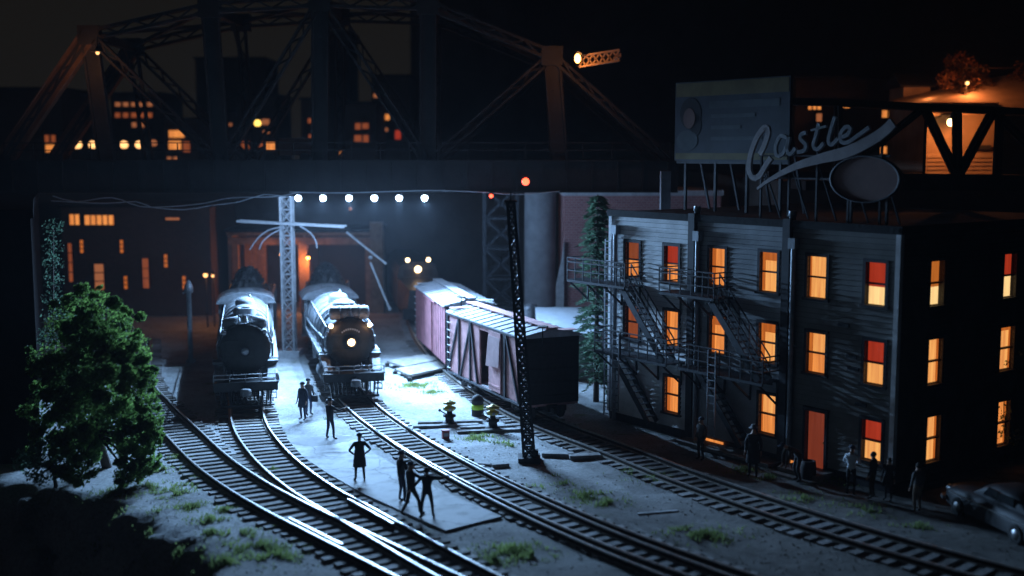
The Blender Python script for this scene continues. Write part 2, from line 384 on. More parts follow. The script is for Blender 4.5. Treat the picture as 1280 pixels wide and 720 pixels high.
cR = [Vector(p) for p in [(-18.6, 86, 0), (-16.6, 74, 0), (-14.6, 63.5, 0), (-13.0, 56.6, 0), (-11.85, 52.3, 0), (-10.4, 48.4, 0), (-8.9, 45.1, 0), (-7.25, 42.1, 0), (-5.52, 39.5, 0), (-3.72, 36.8, 0), (-2.1, 34.4, 0), (-.1, 31.6, 0), (2.0, 28.8, 0)]]
cL = [Vector(p) for p in [(-25, 78, 0), (-20.5, 63.5, 0), (-17.6, 57, 0), (-14.7, 51.3, 0), (-12.2, 46.5, 0), (-10.15, 43.15, 0), (-8.2, 40.4, 0), (-6.3, 38.0, 0), (-4.15, 35.35, 0), (-2.1, 32.8, 0), (.2, 30.0, 0), (2.6, 27.2, 0)]]
cA = [Vector(p) for p in [(-14.2, 90, 0), (-12.6, 80, 0), (-10.9, 70, 0), (-9.3, 62.8, 0), (-7.35, 56.6, 0), (-5.6, 52.2, 0), (-3.9, 48.6, 0), (-2.0, 45.1, 0), (-.55, 42.6, 0), (1.4, 39.5, 0), (3.3, 36.8, 0), (5.2, 34.4, 0), (8.0, 31.2, 0), (11, 28.2, 0)]]
cB = [Vector(p) for p in [(-8.0, 95, 0), (-6.9, 86, 0), (-5.4, 76, 0), (-3.1, 66, 0), (-.4, 57.6, 0), (1.7, 52.7, 0), (4.45, 47.9, 0), (6.3, 44.5, 0), (8.35, 41.2, 0), (10.4, 38.2, 0), (12.9, 35.1, 0), (16.5, 31.2, 0), (20, 27.5, 0)]]
ptsR = catmull(cR, .4)
def near_R(p):
    q = min(ptsR, key=lambda a: (a - p).length); return (q - p).length
track('left railway track curving out from beside the unlit steam engine', cL, guards=[(.52, 36.0, 39.3)], skip=lambda p: near_R(p) < 1.9)
ptsL = catmull(cL, .4)
def wideR(p):
    q = min(ptsL, key=lambda a: (a - p).length); return q if (q - p).length < 1.9 else None
track('railway track under the unlit steam engine, joining the left track', cR, guards=[(-.52, 37.2, 40.9)], wide=wideR)
track('railway track under the engine with the lit headlight', cA, tlen=2.6)
# the second route leaving the same track at the turnout
cA2 = []
pA = catmull(cA, .4); nA = nrm(pA)
for i in range(0, len(pA), 6):
    y = pA[i].y
    if y < 52: off = .45 * ((52 - y) / 15) ** 1.1; cA2.append(pA[i] - nA[i] * (-off) + Vector((0, 0, 0)))
track('second pair of rails spreading from the middle track towards the front', cA2, tie=False)
track('right railway track running under the boxcars past the clapboard building', cB, tlen=2.6)
# frog point rails
# ================================================================== ROLLING STOCK (local: +x forward, z=0 at rail head)
def wheel_set(root, x, r, spoke=True, rods=False):
    for s in (-1, 1):
        w = MB(); w.lathe((x, s * .70, r), (0, s, 0), [(0, r + .03), (.03, r + .03), (.031, r), (.13, r), (.131, r * .82), (.09, r * .8)], 22)
        if spoke:
            for k in range(8):
                a = k * PI / 4; w.bar((x + .12 * math.cos(a), s * .79, r + .12 * math.sin(a)), (x + r * .84 * math.cos(a), s * .79, r + r * .84 * math.sin(a)), .06, .08)
        w.lathe((x, s * .72, r), (0, s, 0), [(0, .13), (.16, .13)], 10)
        w.build('wheel', 'iron', root)
def truck(root, x, wr=.42, gap=1.6):
    t = MB()
    for s in (-1, 1):
        t.bar((x - gap / 2 - .2, s * .93, wr + .12), (x + gap / 2 + .2, s * .93, wr + .12), .1, .16); t.bar((x - gap / 2, s * .93, wr - .05), (x + gap / 2, s * .93, wr - .05), .1, .1)
        for q in (-1, 1): t.box((x + q * gap / 2, s * .95, wr), (.26, .16, .26))
        for q in (-.18, .18): t.cyl((x + q, s * .95, wr - .05), (x + q, s * .95, wr + .22), .08, n=8)
    t.box((x, 0, wr + .1), (.3, 1.9, .22))
    tr = t.build('truck', 'under', root)
    for q in (-1, 1):
        w = MB()
        for s in (-1, 1): w.lathe((x + q * gap / 2, s * .70, wr), (0, s, 0), [(0, wr + .03), (.03, wr + .03), (.031, wr), (.13, wr), (.131, .2)], 18)
        w.cyl((x + q * gap / 2, -.8, wr), (x + q * gap / 2, .8, wr), .07, n=8); w.build('wheel', 'under', tr)
def steam_engine(name, label, loc, rz, lit, variant, group='steam engines waiting side by side'):
    t = thing(name, label, 'steam locomotive', loc, rz, group)
    zb = 2.62; R = 1.22
    b = MB()
    b.lathe((-1.35, 0, zb), (-1, 0, 0), [(0, R - .05), (.06, R), (2.9, R), (2.95, R + .05), (7.6, R + .16), (11.0, R + .22)], 40)
    for x in (2.95, 4.2, 5.5, 6.8, 8.1, 9.4): b.lathe((-1.35 - x, 0, zb), (-1, 0, 0), [(0, R + .03), (0, R + .09 + x * .017), (.07, R + .09 + x * .017), (.07, R + .03)], 40)
    bo = b.build('boiler', 'iron_dusty', t)
    f = MB(); f.lathe((-1.37, 0, zb), (1, 0, 0), [(0, R + .02), (.06, R + .02), (.07, R - .06), (.10, R - .08), (.16, R - .34), (.20, R - .62), (.22, .3), (.23, .05)], 40)
    for k in range(22):
        a = 2 * PI * k / 22; f.box((-1.27, math.cos(a) * (R - .05), zb + math.sin(a) * (R - .05)), (.07, .07, .07))
    for z in (-.42, .42): f.box((-1.16, -.35, zb + z), (.05, 1.25, .09))
    fr = f.build('smokebox_front', 'smokebox', t)
    if lit:
        p = MB()                                   # arched heralds above the lamp
        for k in range(9):
            a = math.radians(50 + k * 10); p.box((-1.13, math.cos(a) * .66, zb + .02 + math.sin(a) * .66), (.03, .07, .09), 0)
        p.build('number_arc', 'lighttrim', fr)
    hz = zb + (.03 if lit else -.06)
    h = MB(); h.lathe((-1.22, 0, hz), (1, 0, 0), [(0, .22), (.32, .25), (.36, .27), (.40, .27), (.40, .22), (.36, .21)], 20)
    hl = h.build('headlight', 'iron', t)
    l = MB(); l.lathe((-.90, 0, hz), (1, 0, 0), [(0, .20), (.07, .17), (.11, .08)], 20); l.build('lens', 'head_w' if lit else 'grey_lens', hl)
    # class lamps either side of the smokebox top
    for s in (-1, 1):
        c = MB(); c.lathe((-1.5, s * .98, zb + .85), (1, 0, 0), [(0, .11), (.25, .13), (.26, .10)], 12); c.bar((-1.45, s * .9, zb + .6), (-1.45, s * .98, zb + .8), .06)
        co = c.build('class_lamp', 'iron', t)
        l = MB(); l.sph((-1.22, s * .98, zb + .85), .12, 12); l.build('lens', 'head_w' if lit else 'grey_lens', co)
    st = MB(); st.lathe((-2.7, 0, zb + R - .1), (0, 0, 1), [(0, .42), (.15, .34), (.62, .33), (.66, .39), (.75, .39), (.76, .27), (.4, .25)], 24); st.build('smokestack', 'iron_dusty', t)
    if variant == 'heater':
        e = MB(); e.lathe((-1.75, -1.02, zb + R + .22), (0, 1, 0), [(0, .18), (.05, .32), (.12, .36), (1.92, .36), (1.99, .32), (2.04, .18)], 24)
        for y in (-.5, 0, .5): e.lathe((-1.75, y - .04, zb + R + .22), (0, 1, 0), [(0, .3), (0, .39), (.08, .39), (.08, .3)], 24)
        for s in (-1, 1): e.box((-1.75, s * .6, zb + R - .05), (.25, .1, .3))
        e.build('feedwater_heater', 'iron_dusty', t)
    else:
        for s in (-1, 1):
            e = MB(); e.lathe((-1.9, s * .2, zb + R + .12), (.0, s, -.22), [(0, .16), (.08, .27), (.75, .30), (.86, .22), (.9, .08)], 20); e.box((-1.9, s * .5, zb + R - .12), (.2, .12, .3)); e.build('air_tank', 'iron_dusty', t)
    bell = MB(); bell.bar((-1.5, -.28, zb + R - .1), (-1.5, -.28, zb + R + .42), .06); bell.bar((-1.5, .28, zb + R - .1), (-1.5, .28, zb + R + .42), .06); bell.bar((-1.5, -.28, zb + R + .42), (-1.5, .28, zb + R + .42), .05)
    bell.lathe((-1.5, 0, zb + R + .4), (0, 0, -1), [(0, .05), (.05, .13), (.25, .17), (.32, .24)], 16); bell.build('bell', 'lighttrim', t)
    for x, r, h_ in ((-4.6, .62, .5), (-7.4, .55, .55)):
        d = MB(); d.lathe((x, 0, zb + R - .15), (0, 0, 1), [(0, r + .1), (.15, r), (h_, r * .96), (h_ + .14, r * .75), (h_ + .22, r * .3), (h_ + .24, .05)], 26); d.build('dome', 'iron_dusty', t)
    def arc(x, a0, a1, r, rad, x2=None):
        x2 = x if x2 is None else x2; n = 9
        return [Vector((x + (x2 - x) * i / n, math.sin(math.radians(a0 + (a1 - a0) * i / n)) * (r + .02 * abs(x) * 0), zb + math.cos(math.radians(a0 + (a1 - a0) * i / n)) * r)) for i in range(n + 1)]
    for s in (-1, 1):
        for x, x2 in ((-4.4, -4.0), (-4.6, -4.7), (-4.9, -5.6)):
            MB().tube(arc(x, s * 12, s * 112, R + .20, .03, x2), .028, 6).build('sand_pipe', 'iron_dusty', t)
        MB().tube([(-1.7, s * (R + .10), zb + .15), (-4, s * (R + .17), zb + .12), (-7, s * (R + .22), zb - .05), (-11.6, s * (R + .26), zb - .1)], .05, 7).tube([(-2.3, s * (R - .15), zb + .85), (-2.3, s * (R + .12), zb + .1), (-2.2, s * (R + .1), 1.9)], .06, 7).build('feed_pipe', 'iron_dusty', t)
        bt = MB()
        for k in range(26): bt.box((-1.6 - .42 * k, s * .62, zb + (R + .03 + .017 * .42 * k) * .86), (.06, .06, .05))
        for k in range(12): a_ = math.radians(18 + 12 * k); bt.box((-1.5, s * math.sin(a_) * (R + .01), zb + math.cos(a_) * (R + .01)), (.07, .07, .07))
        bt.build('bolt_row', 'iron_dusty', t)
        for q, z_ in ((.7, 1.05), (1.05, .6)): MB().cyl((-.15, s * q, 1.25), (-.15, s * q, z_ - .35), .035, n=6).build('air_hose', 'iron', t)
    dy = MB(); dy.lathe((-9.9, -.3, zb + R + .12), (0, 1, 0), [(0, .12), (.04, .17), (.5, .17), (.54, .12)], 12); dy.box((-9.9, 0, zb + R + .05), (.3, .3, .2)); dy.build('turbo_generator', 'iron_dusty', t)
    w = MB(); w.lathe((-8.8, .25, zb + R), (0, 0, 1), [(0, .06), (.45, .06), (.5, .1), (.6, .03)], 8); w.build('whistle', 'lighttrim', t)
    for s in (-1, 1):
        rb = MB(); rb.box((-6.6, s * 1.36, 2.02), (9.4, .46, .06)); rb.box((-6.6, s * 1.58, 1.96), (9.4, .03, .14))
        for k in range(7): rb.bar((-2.3 - k * 1.4, s * 1.15, 1.55), (-2.3 - k * 1.4, s * 1.5, 1.98), .06)
        rb.bar((-1.9, s * 1.36, 2.0), (-.35, s * 1.2, 1.25), .4, .05); rb.build('running_board', 'iron_dusty', t)
        hr = MB(); pts = [(-1.5 - k, s * (R + .16 + .0 * k) * .86, zb + (R + .16) * .56 + .012 * k) for k in range(11)]; hr.tube(pts, .025, 6)
        for p in pts[::2]: hr.bar(p, (p[0], p[1] * .9, p[2] - .04), .05)
        hr.build('handrail', 'lighttrim', t)
        cy = MB(); cy.lathe((-1.55, s * 1.2, 1.0), (-1, 0, 0), [(0, .3), (.03, .44), (1.35, .44), (1.38, .3)], 24); cy.lathe((-1.4, s * 1.2, 1.62), (-1, 0, 0), [(0, .2), (.03, .27), (1.65, .27), (1.68, .2)], 20)
        cy.box((-2.25, s * 1.12, 1.35), (1.1, .7, .5)); cy.box((-2.2, s * 1.33, 1.93), (1.5, .5, .1)); cy.build('cylinder', 'iron_dusty', t)
        pm = MB(); pm.cyl((-5.2, s * 1.42, 1.2), (-5.2, s * 1.42, 1.95), .2, n=12); pm.cyl((-5.65, s * 1.42, 1.25), (-5.65, s * 1.42, 1.95), .17, n=12); pm.build('air_pump', 'iron_dusty', t)
        rd = MB(); rd.bar((-3.0, s * 1.12, 1.0), (-5.9, s * 1.1, .75), .06, .13); rd.bar((-4.4, s * 1.03, .62), (-9.4, s * 1.03, .62), .05, .13); rd.bar((-2.9, s * 1.12, 1.2), (-4.2, s * 1.12, 1.2), .1, .08); rd.build('drive_rod', 'steel', t)
        ld = MB()
        for k in range(4): ld.box((-.25, s * 1.28, .35 + k * .28), (.3, .34, .04))
        ld.bar((-.25, s * 1.45, .3), (-.25, s * 1.45, 1.25), .04); ld.bar((-.25, s * 1.11, .3), (-.25, s * 1.11, 1.25), .04); ld.build('front_step', 'iron_dusty', t)
    for x in (-4.4, -6.05, -7.7, -9.35): wheel_set(t, x, .78)
    wheel_set(t, -1.0, .42, False); wheel_set(t, -11.2, .5, False)
    fr = MB(); fr.box((-6, 0, .95), (11.8, 1.15, .5)); fr.box((-.6, 0, 1.1), (1.5, 2.9, .16)); fr.build('frame', 'iron', t)
    pb = MB(); pb.box((.06, 0, 1.0), (.16, 3.05, .42)); pb.box((.17, 0, 1.235), (.3, 3.12, .05)); pb.build('pilot_beam', 'iron', t)
    # railings across the front platform
    rl = MB()
    for z in (1.42, 1.62): rl.bar((.2, -1.5, z), (.2, 1.5, z), .045)
    for y in (-1.5, -.75, 0, .75, 1.5): rl.bar((.2, y, 1.2), (.2, y, 1.64), .045)
    rl.build('front_railing', 'lighttrim', t)
    cc = MB()
    for k in range(-6, 7):
        cc.bar((.18, k * .2, .82), (.55 - abs(k) * .03, k * .19, .14), .06, .1)
    cc.bar((.50, -1.2, .14), (.50, 1.2, .14), .1, .1); cc.build('cowcatcher', 'iron', t)
    cp = MB(); cp.box((.45, 0, .85), (.7, .26, .26)); cp.lathe((.85, 0, .7), (0, 0, 1), [(0, .2), (.05, .26), (.3, .26), (.34, .2)], 14); cp.build('coupler', 'iron_dusty', t)
    # cab
    cb = MB(); cb.box((-13.1, 1.5, 2.75), (2.3, .06, 1.9)); cb.box((-13.1, -1.5, 2.75), (2.3, .06, 1.9)); cb.box((-12.0, 1.15, 3.0), (.06, .6, 1.4)); cb.box((-12.0, -1.15, 3.0), (.06, .6, 1.4)); cb.box((-13.1, 0, 1.75), (2.3, 3.0, .12))
    cbo = cb.build('cab', 'iron_dusty', t)
    rf = MB(); pr = [(1.68 * math.cos(math.radians(a)), 3.55 + .62 * math.sin(math.radians(a))) for a in range(0, 181, 15)]
    rf.xprism(pr, -11.8, -14.9); rf.box((-13.2, 0, 4.2), (1, .8, .06)); rf.build('cab_roof', 'iron_dusty', cbo)
    for s in (-1, 1):
        wd = MB(); wd.box((-11.96, s * 1.17, 3.2), (.02, .4, .55)); wd.box((-13.1, s * 1.54, 3.05), (1.1, .02, .7)); wd.build('window', 'glassdark', cbo)
    return t
def tender(label, loc, rz):
    t = thing('coal_tender', label, 'tender', loc, rz, 'tenders behind the steam engines')
    b = MB(); b.xprism([(-1.5, 1.0), (1.5, 1.0), (1.5, 3.3), (1.38, 3.45), (1.3, 3.2), (-1.3, 3.2), (-1.38, 3.45), (-1.5, 3.3)], 0, -8.6); b.box((-4.3, 0, .95), (8.9, 3.1, .14)); b.box((-6.5, 0, 3.3), (3.8, 2.4, .25))
    for k in range(9): b.box((-.3 - k * 1, 1.51, 2.1), (.05, .03, 2.1)); b.box((-.3 - k * 1, -1.51, 2.1), (.05, .03, 2.1))
    b.build('tank', 'iron_dusty', t)
    c = MB(); n = 16; vs = []
    for i in range(n):
        for j in range(n):
            u = i / (n - 1); v = j / (n - 1); h = 3.25 + 1.95 * (math.sin(PI * u) ** .6) * (math.sin(PI * v) ** .7) + random.uniform(-.1, .1)
            vs.append((-.25 - 4.4 * u, -1.28 + 2.56 * v, h))
    c.add(vs, [(i * n + j, (i + 1) * n + j, (i + 1) * n + j + 1, i * n + j + 1) for i in range(n - 1) for j in range(n - 1)])
    for k in range(220):
        u, v = random.random(), random.random(); h = 3.25 + 1.95 * (math.sin(PI * u) ** .6) * (math.sin(PI * v) ** .7)
        q = random.uniform(.08, .17); c.box((-.25 - 4.4 * u, -1.25 + 2.5 * v, h), (q, q, q), random.random() * 3)
    c.build('coal', 'coal', t)
    truck(t, -1.9); truck(t, -6.7)
    return t
def heading(v): return math.atan2(v.y, v.x)
def on_track(cen, y_front, length):
    pts = catmull(cen, .2); i = min(range(len(pts)), key=lambda k: abs(pts[k].y - y_front)); a = pts[i]
    b = next(p for p in pts[i::-1] if (p - a).length >= length)
    return a, heading(a - b), b
a, h, b = on_track(cA, 58.3, 12.5)
steam_engine('steam_locomotive', 'black steam locomotive with its round headlight and two class lamps glowing', (a.x, a.y, RZ), h, True, 'heater')
b2 = b + (b - a).normalized() * 2.4; q = [p for p in catmull(cA, .2) if p.y > b2.y + 8][-1]
tender('steam tender heaped with coal behind the engine with lit headlight', (b2.x, b2.y, RZ), heading(b2 - q))
a, h, b = on_track(cR, 56.0, 12.5)
steam_engine('steam_locomotive', 'black steam locomotive with unlit headlight and dark round smokebox front, nearer the green tree', (a.x, a.y, RZ), h, False, 'tanks')
b2 = b + (b - a).normalized() * 2.4; q = [p for p in catmull(cR, .2) if p.y > b2.y + 8][-1]
tender('dark tender behind the unlit steam engine', (b2.x, b2.y, RZ), heading(b2 - q))
# lamps that shine from the lit engine
def world_of(o, p):
    return Matrix.Translation(o.location) @ Matrix.Rotation(o.rotation_euler.z, 4, 'Z') @ Vector(p)
eng = [o for o in C.objects if o.get('category') == 'steam locomotive'][0]
light('headlight_lamp', 'POINT', world_of(eng, (-.45, 0, 2.65)), 16, (1, .62, .3), .12)
for s in (-1, 1): light('class_lamp_light', 'POINT', world_of(eng, (-1.0, s * 1.0, 3.5)), 8, (1, .5, .25), .08)
# ---- boxcars
def boxcar(name, label, near, far, z0, W=2.75, style='steel'):
    """near, far: centre points of the two ends (x, y)"""
    near = Vector((*near, 0)); far = Vector((*far, 0)); d = near - far; L = d.length
    t = thing(name, label, 'boxcar', (far.x, far.y, 0), heading(d), 'boxcars on the right track')
    h0, h1 = 1.12, z0
    col = 'boxpink' if style == 'wood' else 'boxred'
    b = MB()
    if style == 'wood':            # leave the door opening on the left side (+y): side walls as panels
        x0, x1 = L * .45, L * .60
        for s in (-1, 1):
            if s == 1:
                b.box((x0 / 2, W / 2 - .04, (h0 + h1) / 2), (x0, .08, h1 - h0)); b.box(((x1 + L) / 2, W / 2 - .04, (h0 + h1) / 2), (L - x1, .08, h1 - h0)); b.box(((x0 + x1) / 2, W / 2 - .04, h1 - .15), (x1 - x0, .08, .3))
            else: b.box((L / 2, -W / 2 + .04, (h0 + h1) / 2), (L, .08, h1 - h0))
        for x in (.05, L - .05): b.box((x, 0, (h0 + h1) / 2), (.1, W - .17, h1 - h0))
        b.box((L / 2, 0, h0 - .06), (L, W, .12))
        k = 0.0
        while k < L - .1:          # vertical boards
            if not (x0 - .05 < k < x1 + .05): b.box((k + .07, W / 2 + .006, (h0 + h1) / 2), (.125, .012, h1 - h0 - .06))
            k += .14
        body = b.build('body', col, t)
        br = MB(); y = W / 2 + .06
        def seg(xa, za, xb, zb_): br.bar((xa, y, za), (xb, y, zb_), .1, .1, up=(0, 1, 0))
        zt, zl = h1 - .08, h0 + .02
        xs = [.12, L * .14, L * .32, L * .50]
        for x in (.06, L * .17, L * .33, L * .79, L * .97): seg(x, zl, x, zt)
        seg(L * .17, zt, .1, zl); seg(L * .34, zt, L * .19, zl); seg(L * .43, zl, L * .34, zt); seg(L * .80, zt, L * .95, zl)
        seg(0, zt + .04, L, zt + .04); seg(0, zl - .06, L, zl - .06); br.build('side_brace', 'trim', t)
        dr = MB(); dr.box(((x1 + L * .745) / 2, W / 2 + .1, (h0 + h1) / 2 - .02), (L * .745 - x1, .06, h1 - h0 - .22))
        for z in (h0 + .35, h0 + 1.3, h1 - .5): dr.box(((x1 + L * .745) / 2, W / 2 + .14, z), (L * .745 - x1, .03, .09))
        dr.build('door', 'boxpink', t)
        pp = MB(); pp.add([(x1 + .1, W / 2 + .20, h1 - .35), (L * .745, W / 2 + .16, h1 - .35), (L * .745, W / 2 + .24, h0 + 1.35), (x1 + .1, W / 2 + .34, h0 + 1.25), (x1 + .1, W / 2 + .17, h1 - .35), (L * .745, W / 2 + .15, h1 - .35), (L * .745, W / 2 + .22, h0 + 1.35), (x1 + .1, W / 2 + .31, h0 + 1.25)], [(0, 1, 2, 3), (7, 6, 5, 4), (0, 4, 5, 1), (1, 5, 6, 2), (2, 6, 7, 3), (3, 7, 4, 0)])
        pp.build('door_placard', 'boxpale', t)
        dk = MB(); dk.box((L * .772, W / 2 + .03, (h0 + h1) / 2), (.22, .06, h1 - h0 - .1)); dk.build('door_post', 'under', t)
        fl = MB(); fl.box(((x0 + x1) / 2, .35, h0 + .02), (x1 - x0 - .1, W - .8, .04)); fl.build('floor_board', 'lighttrim', t)
    else:
        b.box((L / 2, 0, (h0 + h1) / 2), (L, W, h1 - h0))
        k = .0
        while k < L + .01: b.box((k, W / 2 + .01, (h0 + h1) / 2), (.07, .03, h1 - h0 - .02)); k += L / 14
        b.build('body', col, t)
        dr = MB(); dr.box((L * .5, W / 2 + .06, (h0 + h1) / 2), (1.9, .06, h1 - h0 - .3)); dr.bar((L * .35, W / 2 + .1, h1 - .1), (L * .72, W / 2 + .1, h1 - .1), .06); dr.build('door', 'boxred', t)
    for x in (-.02, L + .02):
        e = MB(); e.xprism([(-W / 2, h0), (W / 2, h0), (W / 2, h1), (0, h1 + .28), (-W / 2, h1)], x - .03, x + .03)
        for k in range(5): e.box((x, 0, h0 + .35 + k * .62), (.12, W - .2, .07))
        e.build('end_wall', 'under', t)  # shade on the ends is put into this dark colour
    rf = MB(); o = .12
    rf.xprism([(-W / 2 - o, h1), (W / 2 + o, h1), (W / 2 + o, h1 + .06), (0, h1 + .36), (-W / 2 - o, h1 + .06)], -.1, L + .1)
    k = 0.
    n = 12 if style == 'wood' else 10
    for i in range(n + 1):
        x = L * i / n
        for s in (-1, 1): rf.bar((x, s * (W / 2 + o), h1 + .075), (x, 0, h1 + .375), .07, .05)
    ro = rf.build('roof', 'roofgrey' if style == 'wood' else 'boxred', t)
    if style != 'wood': ro.data.materials[0] = M['roofgrey']
    rw = MB()
    for s in (-.2, 0, .2): rw.box((L / 2, s, h1 + .46), (L + .5, .17, .04))
    for i in range(7): rw.box((L * i / 6, 0, h1 + .40), (.08, .6, .08))
    rw.box((L - .3, -.9, h1 + .26), (.5, .9, .04)); rw.box((.3, .9, h1 + .26), (.5, .9, .04)); rw.build('roof_walk', 'boxpink' if style == 'wood' else 'roofgrey', t)
    ld = MB()
    for k in range(7): ld.bar((.12, W / 2 + .12, h0 + .2 + k * .4), (.55, W / 2 + .12, h0 + .2 + k * .4), .035)
    for k in range(7): ld.bar((-.08, W / 2 - .1, h0 + .2 + k * .4), (-.08, W / 2 - .6, h0 + .2 + k * .4), .035)
    ld.build('ladder', 'lighttrim', t)
    bw = MB(); bw.cyl((L + .1, .5, h1 - .3), (L + .1, .5, h1 + .55), .03, n=6); bw.lathe((L + .1, .5, h1 + .5), (0, 0, 1), [(0, .2), (0, .26), (.04, .26), (.04, .2)], 16); bw.bar((L + .1, .28, h1 + .52), (L + .1, .72, h1 + .52), .03); bw.build('brake_wheel', 'under', t)
    uf = MB(); uf.box((L / 2, 0, .9), (L + .3, .5, .3)); uf.bar((1.2, .9, .95), (L / 2 - .8, .9, .6), .05); uf.bar((L / 2 - .8, .9, .6), (L / 2 + .8, .9, .6), .05); uf.bar((L / 2 + .8, .9, .6), (L - 1.2, .9, .95), .05); uf.cyl((L / 2, -.5, .75), (L / 2 + 1, -.5, .75), .2, n=12); uf.box((L + .3, 0, .85), (.5, .24, .24)); uf.build('underframe', 'under', t)
    truck(t, 1.4, gap=1.5); truck(t, L - 1.4, gap=1.5)
    for c in t.children:
        if c.name.startswith('truck'): c.location.z = .3
        if c.name.startswith('truck'): continue
        for v in c.data.vertices: v.co.y *= -1         # the door and braces are on the side facing the yard
        c.data.flip_normals()
    return t
def edge_to_centre(p, q, W):   # left side line from far p to near q -> centres
    p = Vector(p); q = Vector(q); d = (q - p).normalized(); n = Vector((-d.y, d.x))
    if n.x < 0: n = -n
    return p + n * W / 2, q + n * W / 2
W = 2.75
f_, n_ = edge_to_centre((-3.35, 61.6), (.55, 52.7), W)
boxcar('boxcar', 'weathered pink wooden boxcar with dark diagonal braces and half open door', n_, f_, 4.2, W, 'wood')
f_, n_ = edge_to_centre((-5.95, 72.6), (-3.62, 63.2), W)
boxcar('boxcar', 'plain oxide red boxcar with smooth ribbed side behind the braced wooden one', n_, f_, 4.28, W, 'steel')
# ---- diesel behind the boxcars
t = thing('diesel_locomotive', 'dark diesel locomotive with three glowing lamps behind the red boxcar', 'diesel locomotive', (-6.55, 84.0, RZ), math.atan2(-1, .17))
b = MB(); b.xprism([(-1.5, .9), (1.5, .9), (1.55, 3.2), (1.35, 3.9), (.7, 4.25), (-.7, 4.25), (-1.35, 3.9), (-1.55, 3.2)], -2.2, -14); b.build('body', 'iron', t)
b = MB(); b.add([(-2.2, -1.5, .9), (-2.2, 1.5, .9), (-2.2, 1.5, 3.1), (-2.2, -1.5, 3.1), (0, -1.0, .7), (0, 1.0, .7), (-.2, .8, 2.4), (-.2, -.8, 2.4)], [(4, 5, 6, 7), (0, 4, 7, 3), (5, 1, 2, 6), (7, 6, 2, 3), (0, 1, 5, 4)]); b.box((-.1, 0, .7), (.3, 2.6, .8)); b.build('nose', 'iron', t)
w = MB(); w.box((-2.17, .6, 3.45), (.04, .9, .5)); w.box((-2.17, -.6, 3.45), (.04, .9, .5)); w.build('windshield', 'glassdark', t)
h = MB(); h.lathe((-2.6, 0, 3.72), (1, 0, 0), [(0, .3), (.5, .3), (.52, .24)], 16); hl = h.build('headlight', 'iron', t)
l = MB(); l.sph((-2.05, 0, 3.72), .24, 14, 0, (.4, 1, 1)); l.build('lens', 'head_w', hl)
for s in (-1, 1):
    h = MB(); h.lathe((-2.5, s * .76, 4.42), (1, 0, 0), [(0, .17), (.5, .17), (.52, .13)], 12); h.box((-2.4, s * .7, 4.2), (.2, .15, .3)); hl = h.build('number_lamp', 'iron', t)
    l = MB(); l.sph((-1.96, s * .76, 4.42), .15, 12, 0, (.4, 1, 1)); l.build('lens', 'head_w', hl)
truck(t, -3, .5, 2.6); truck(t, -12, .5, 2.6)
light('diesel_headlight', 'POINT', world_of(t, (-1.4, 0, 3.5)), 30, (1, .6, .3), .2)
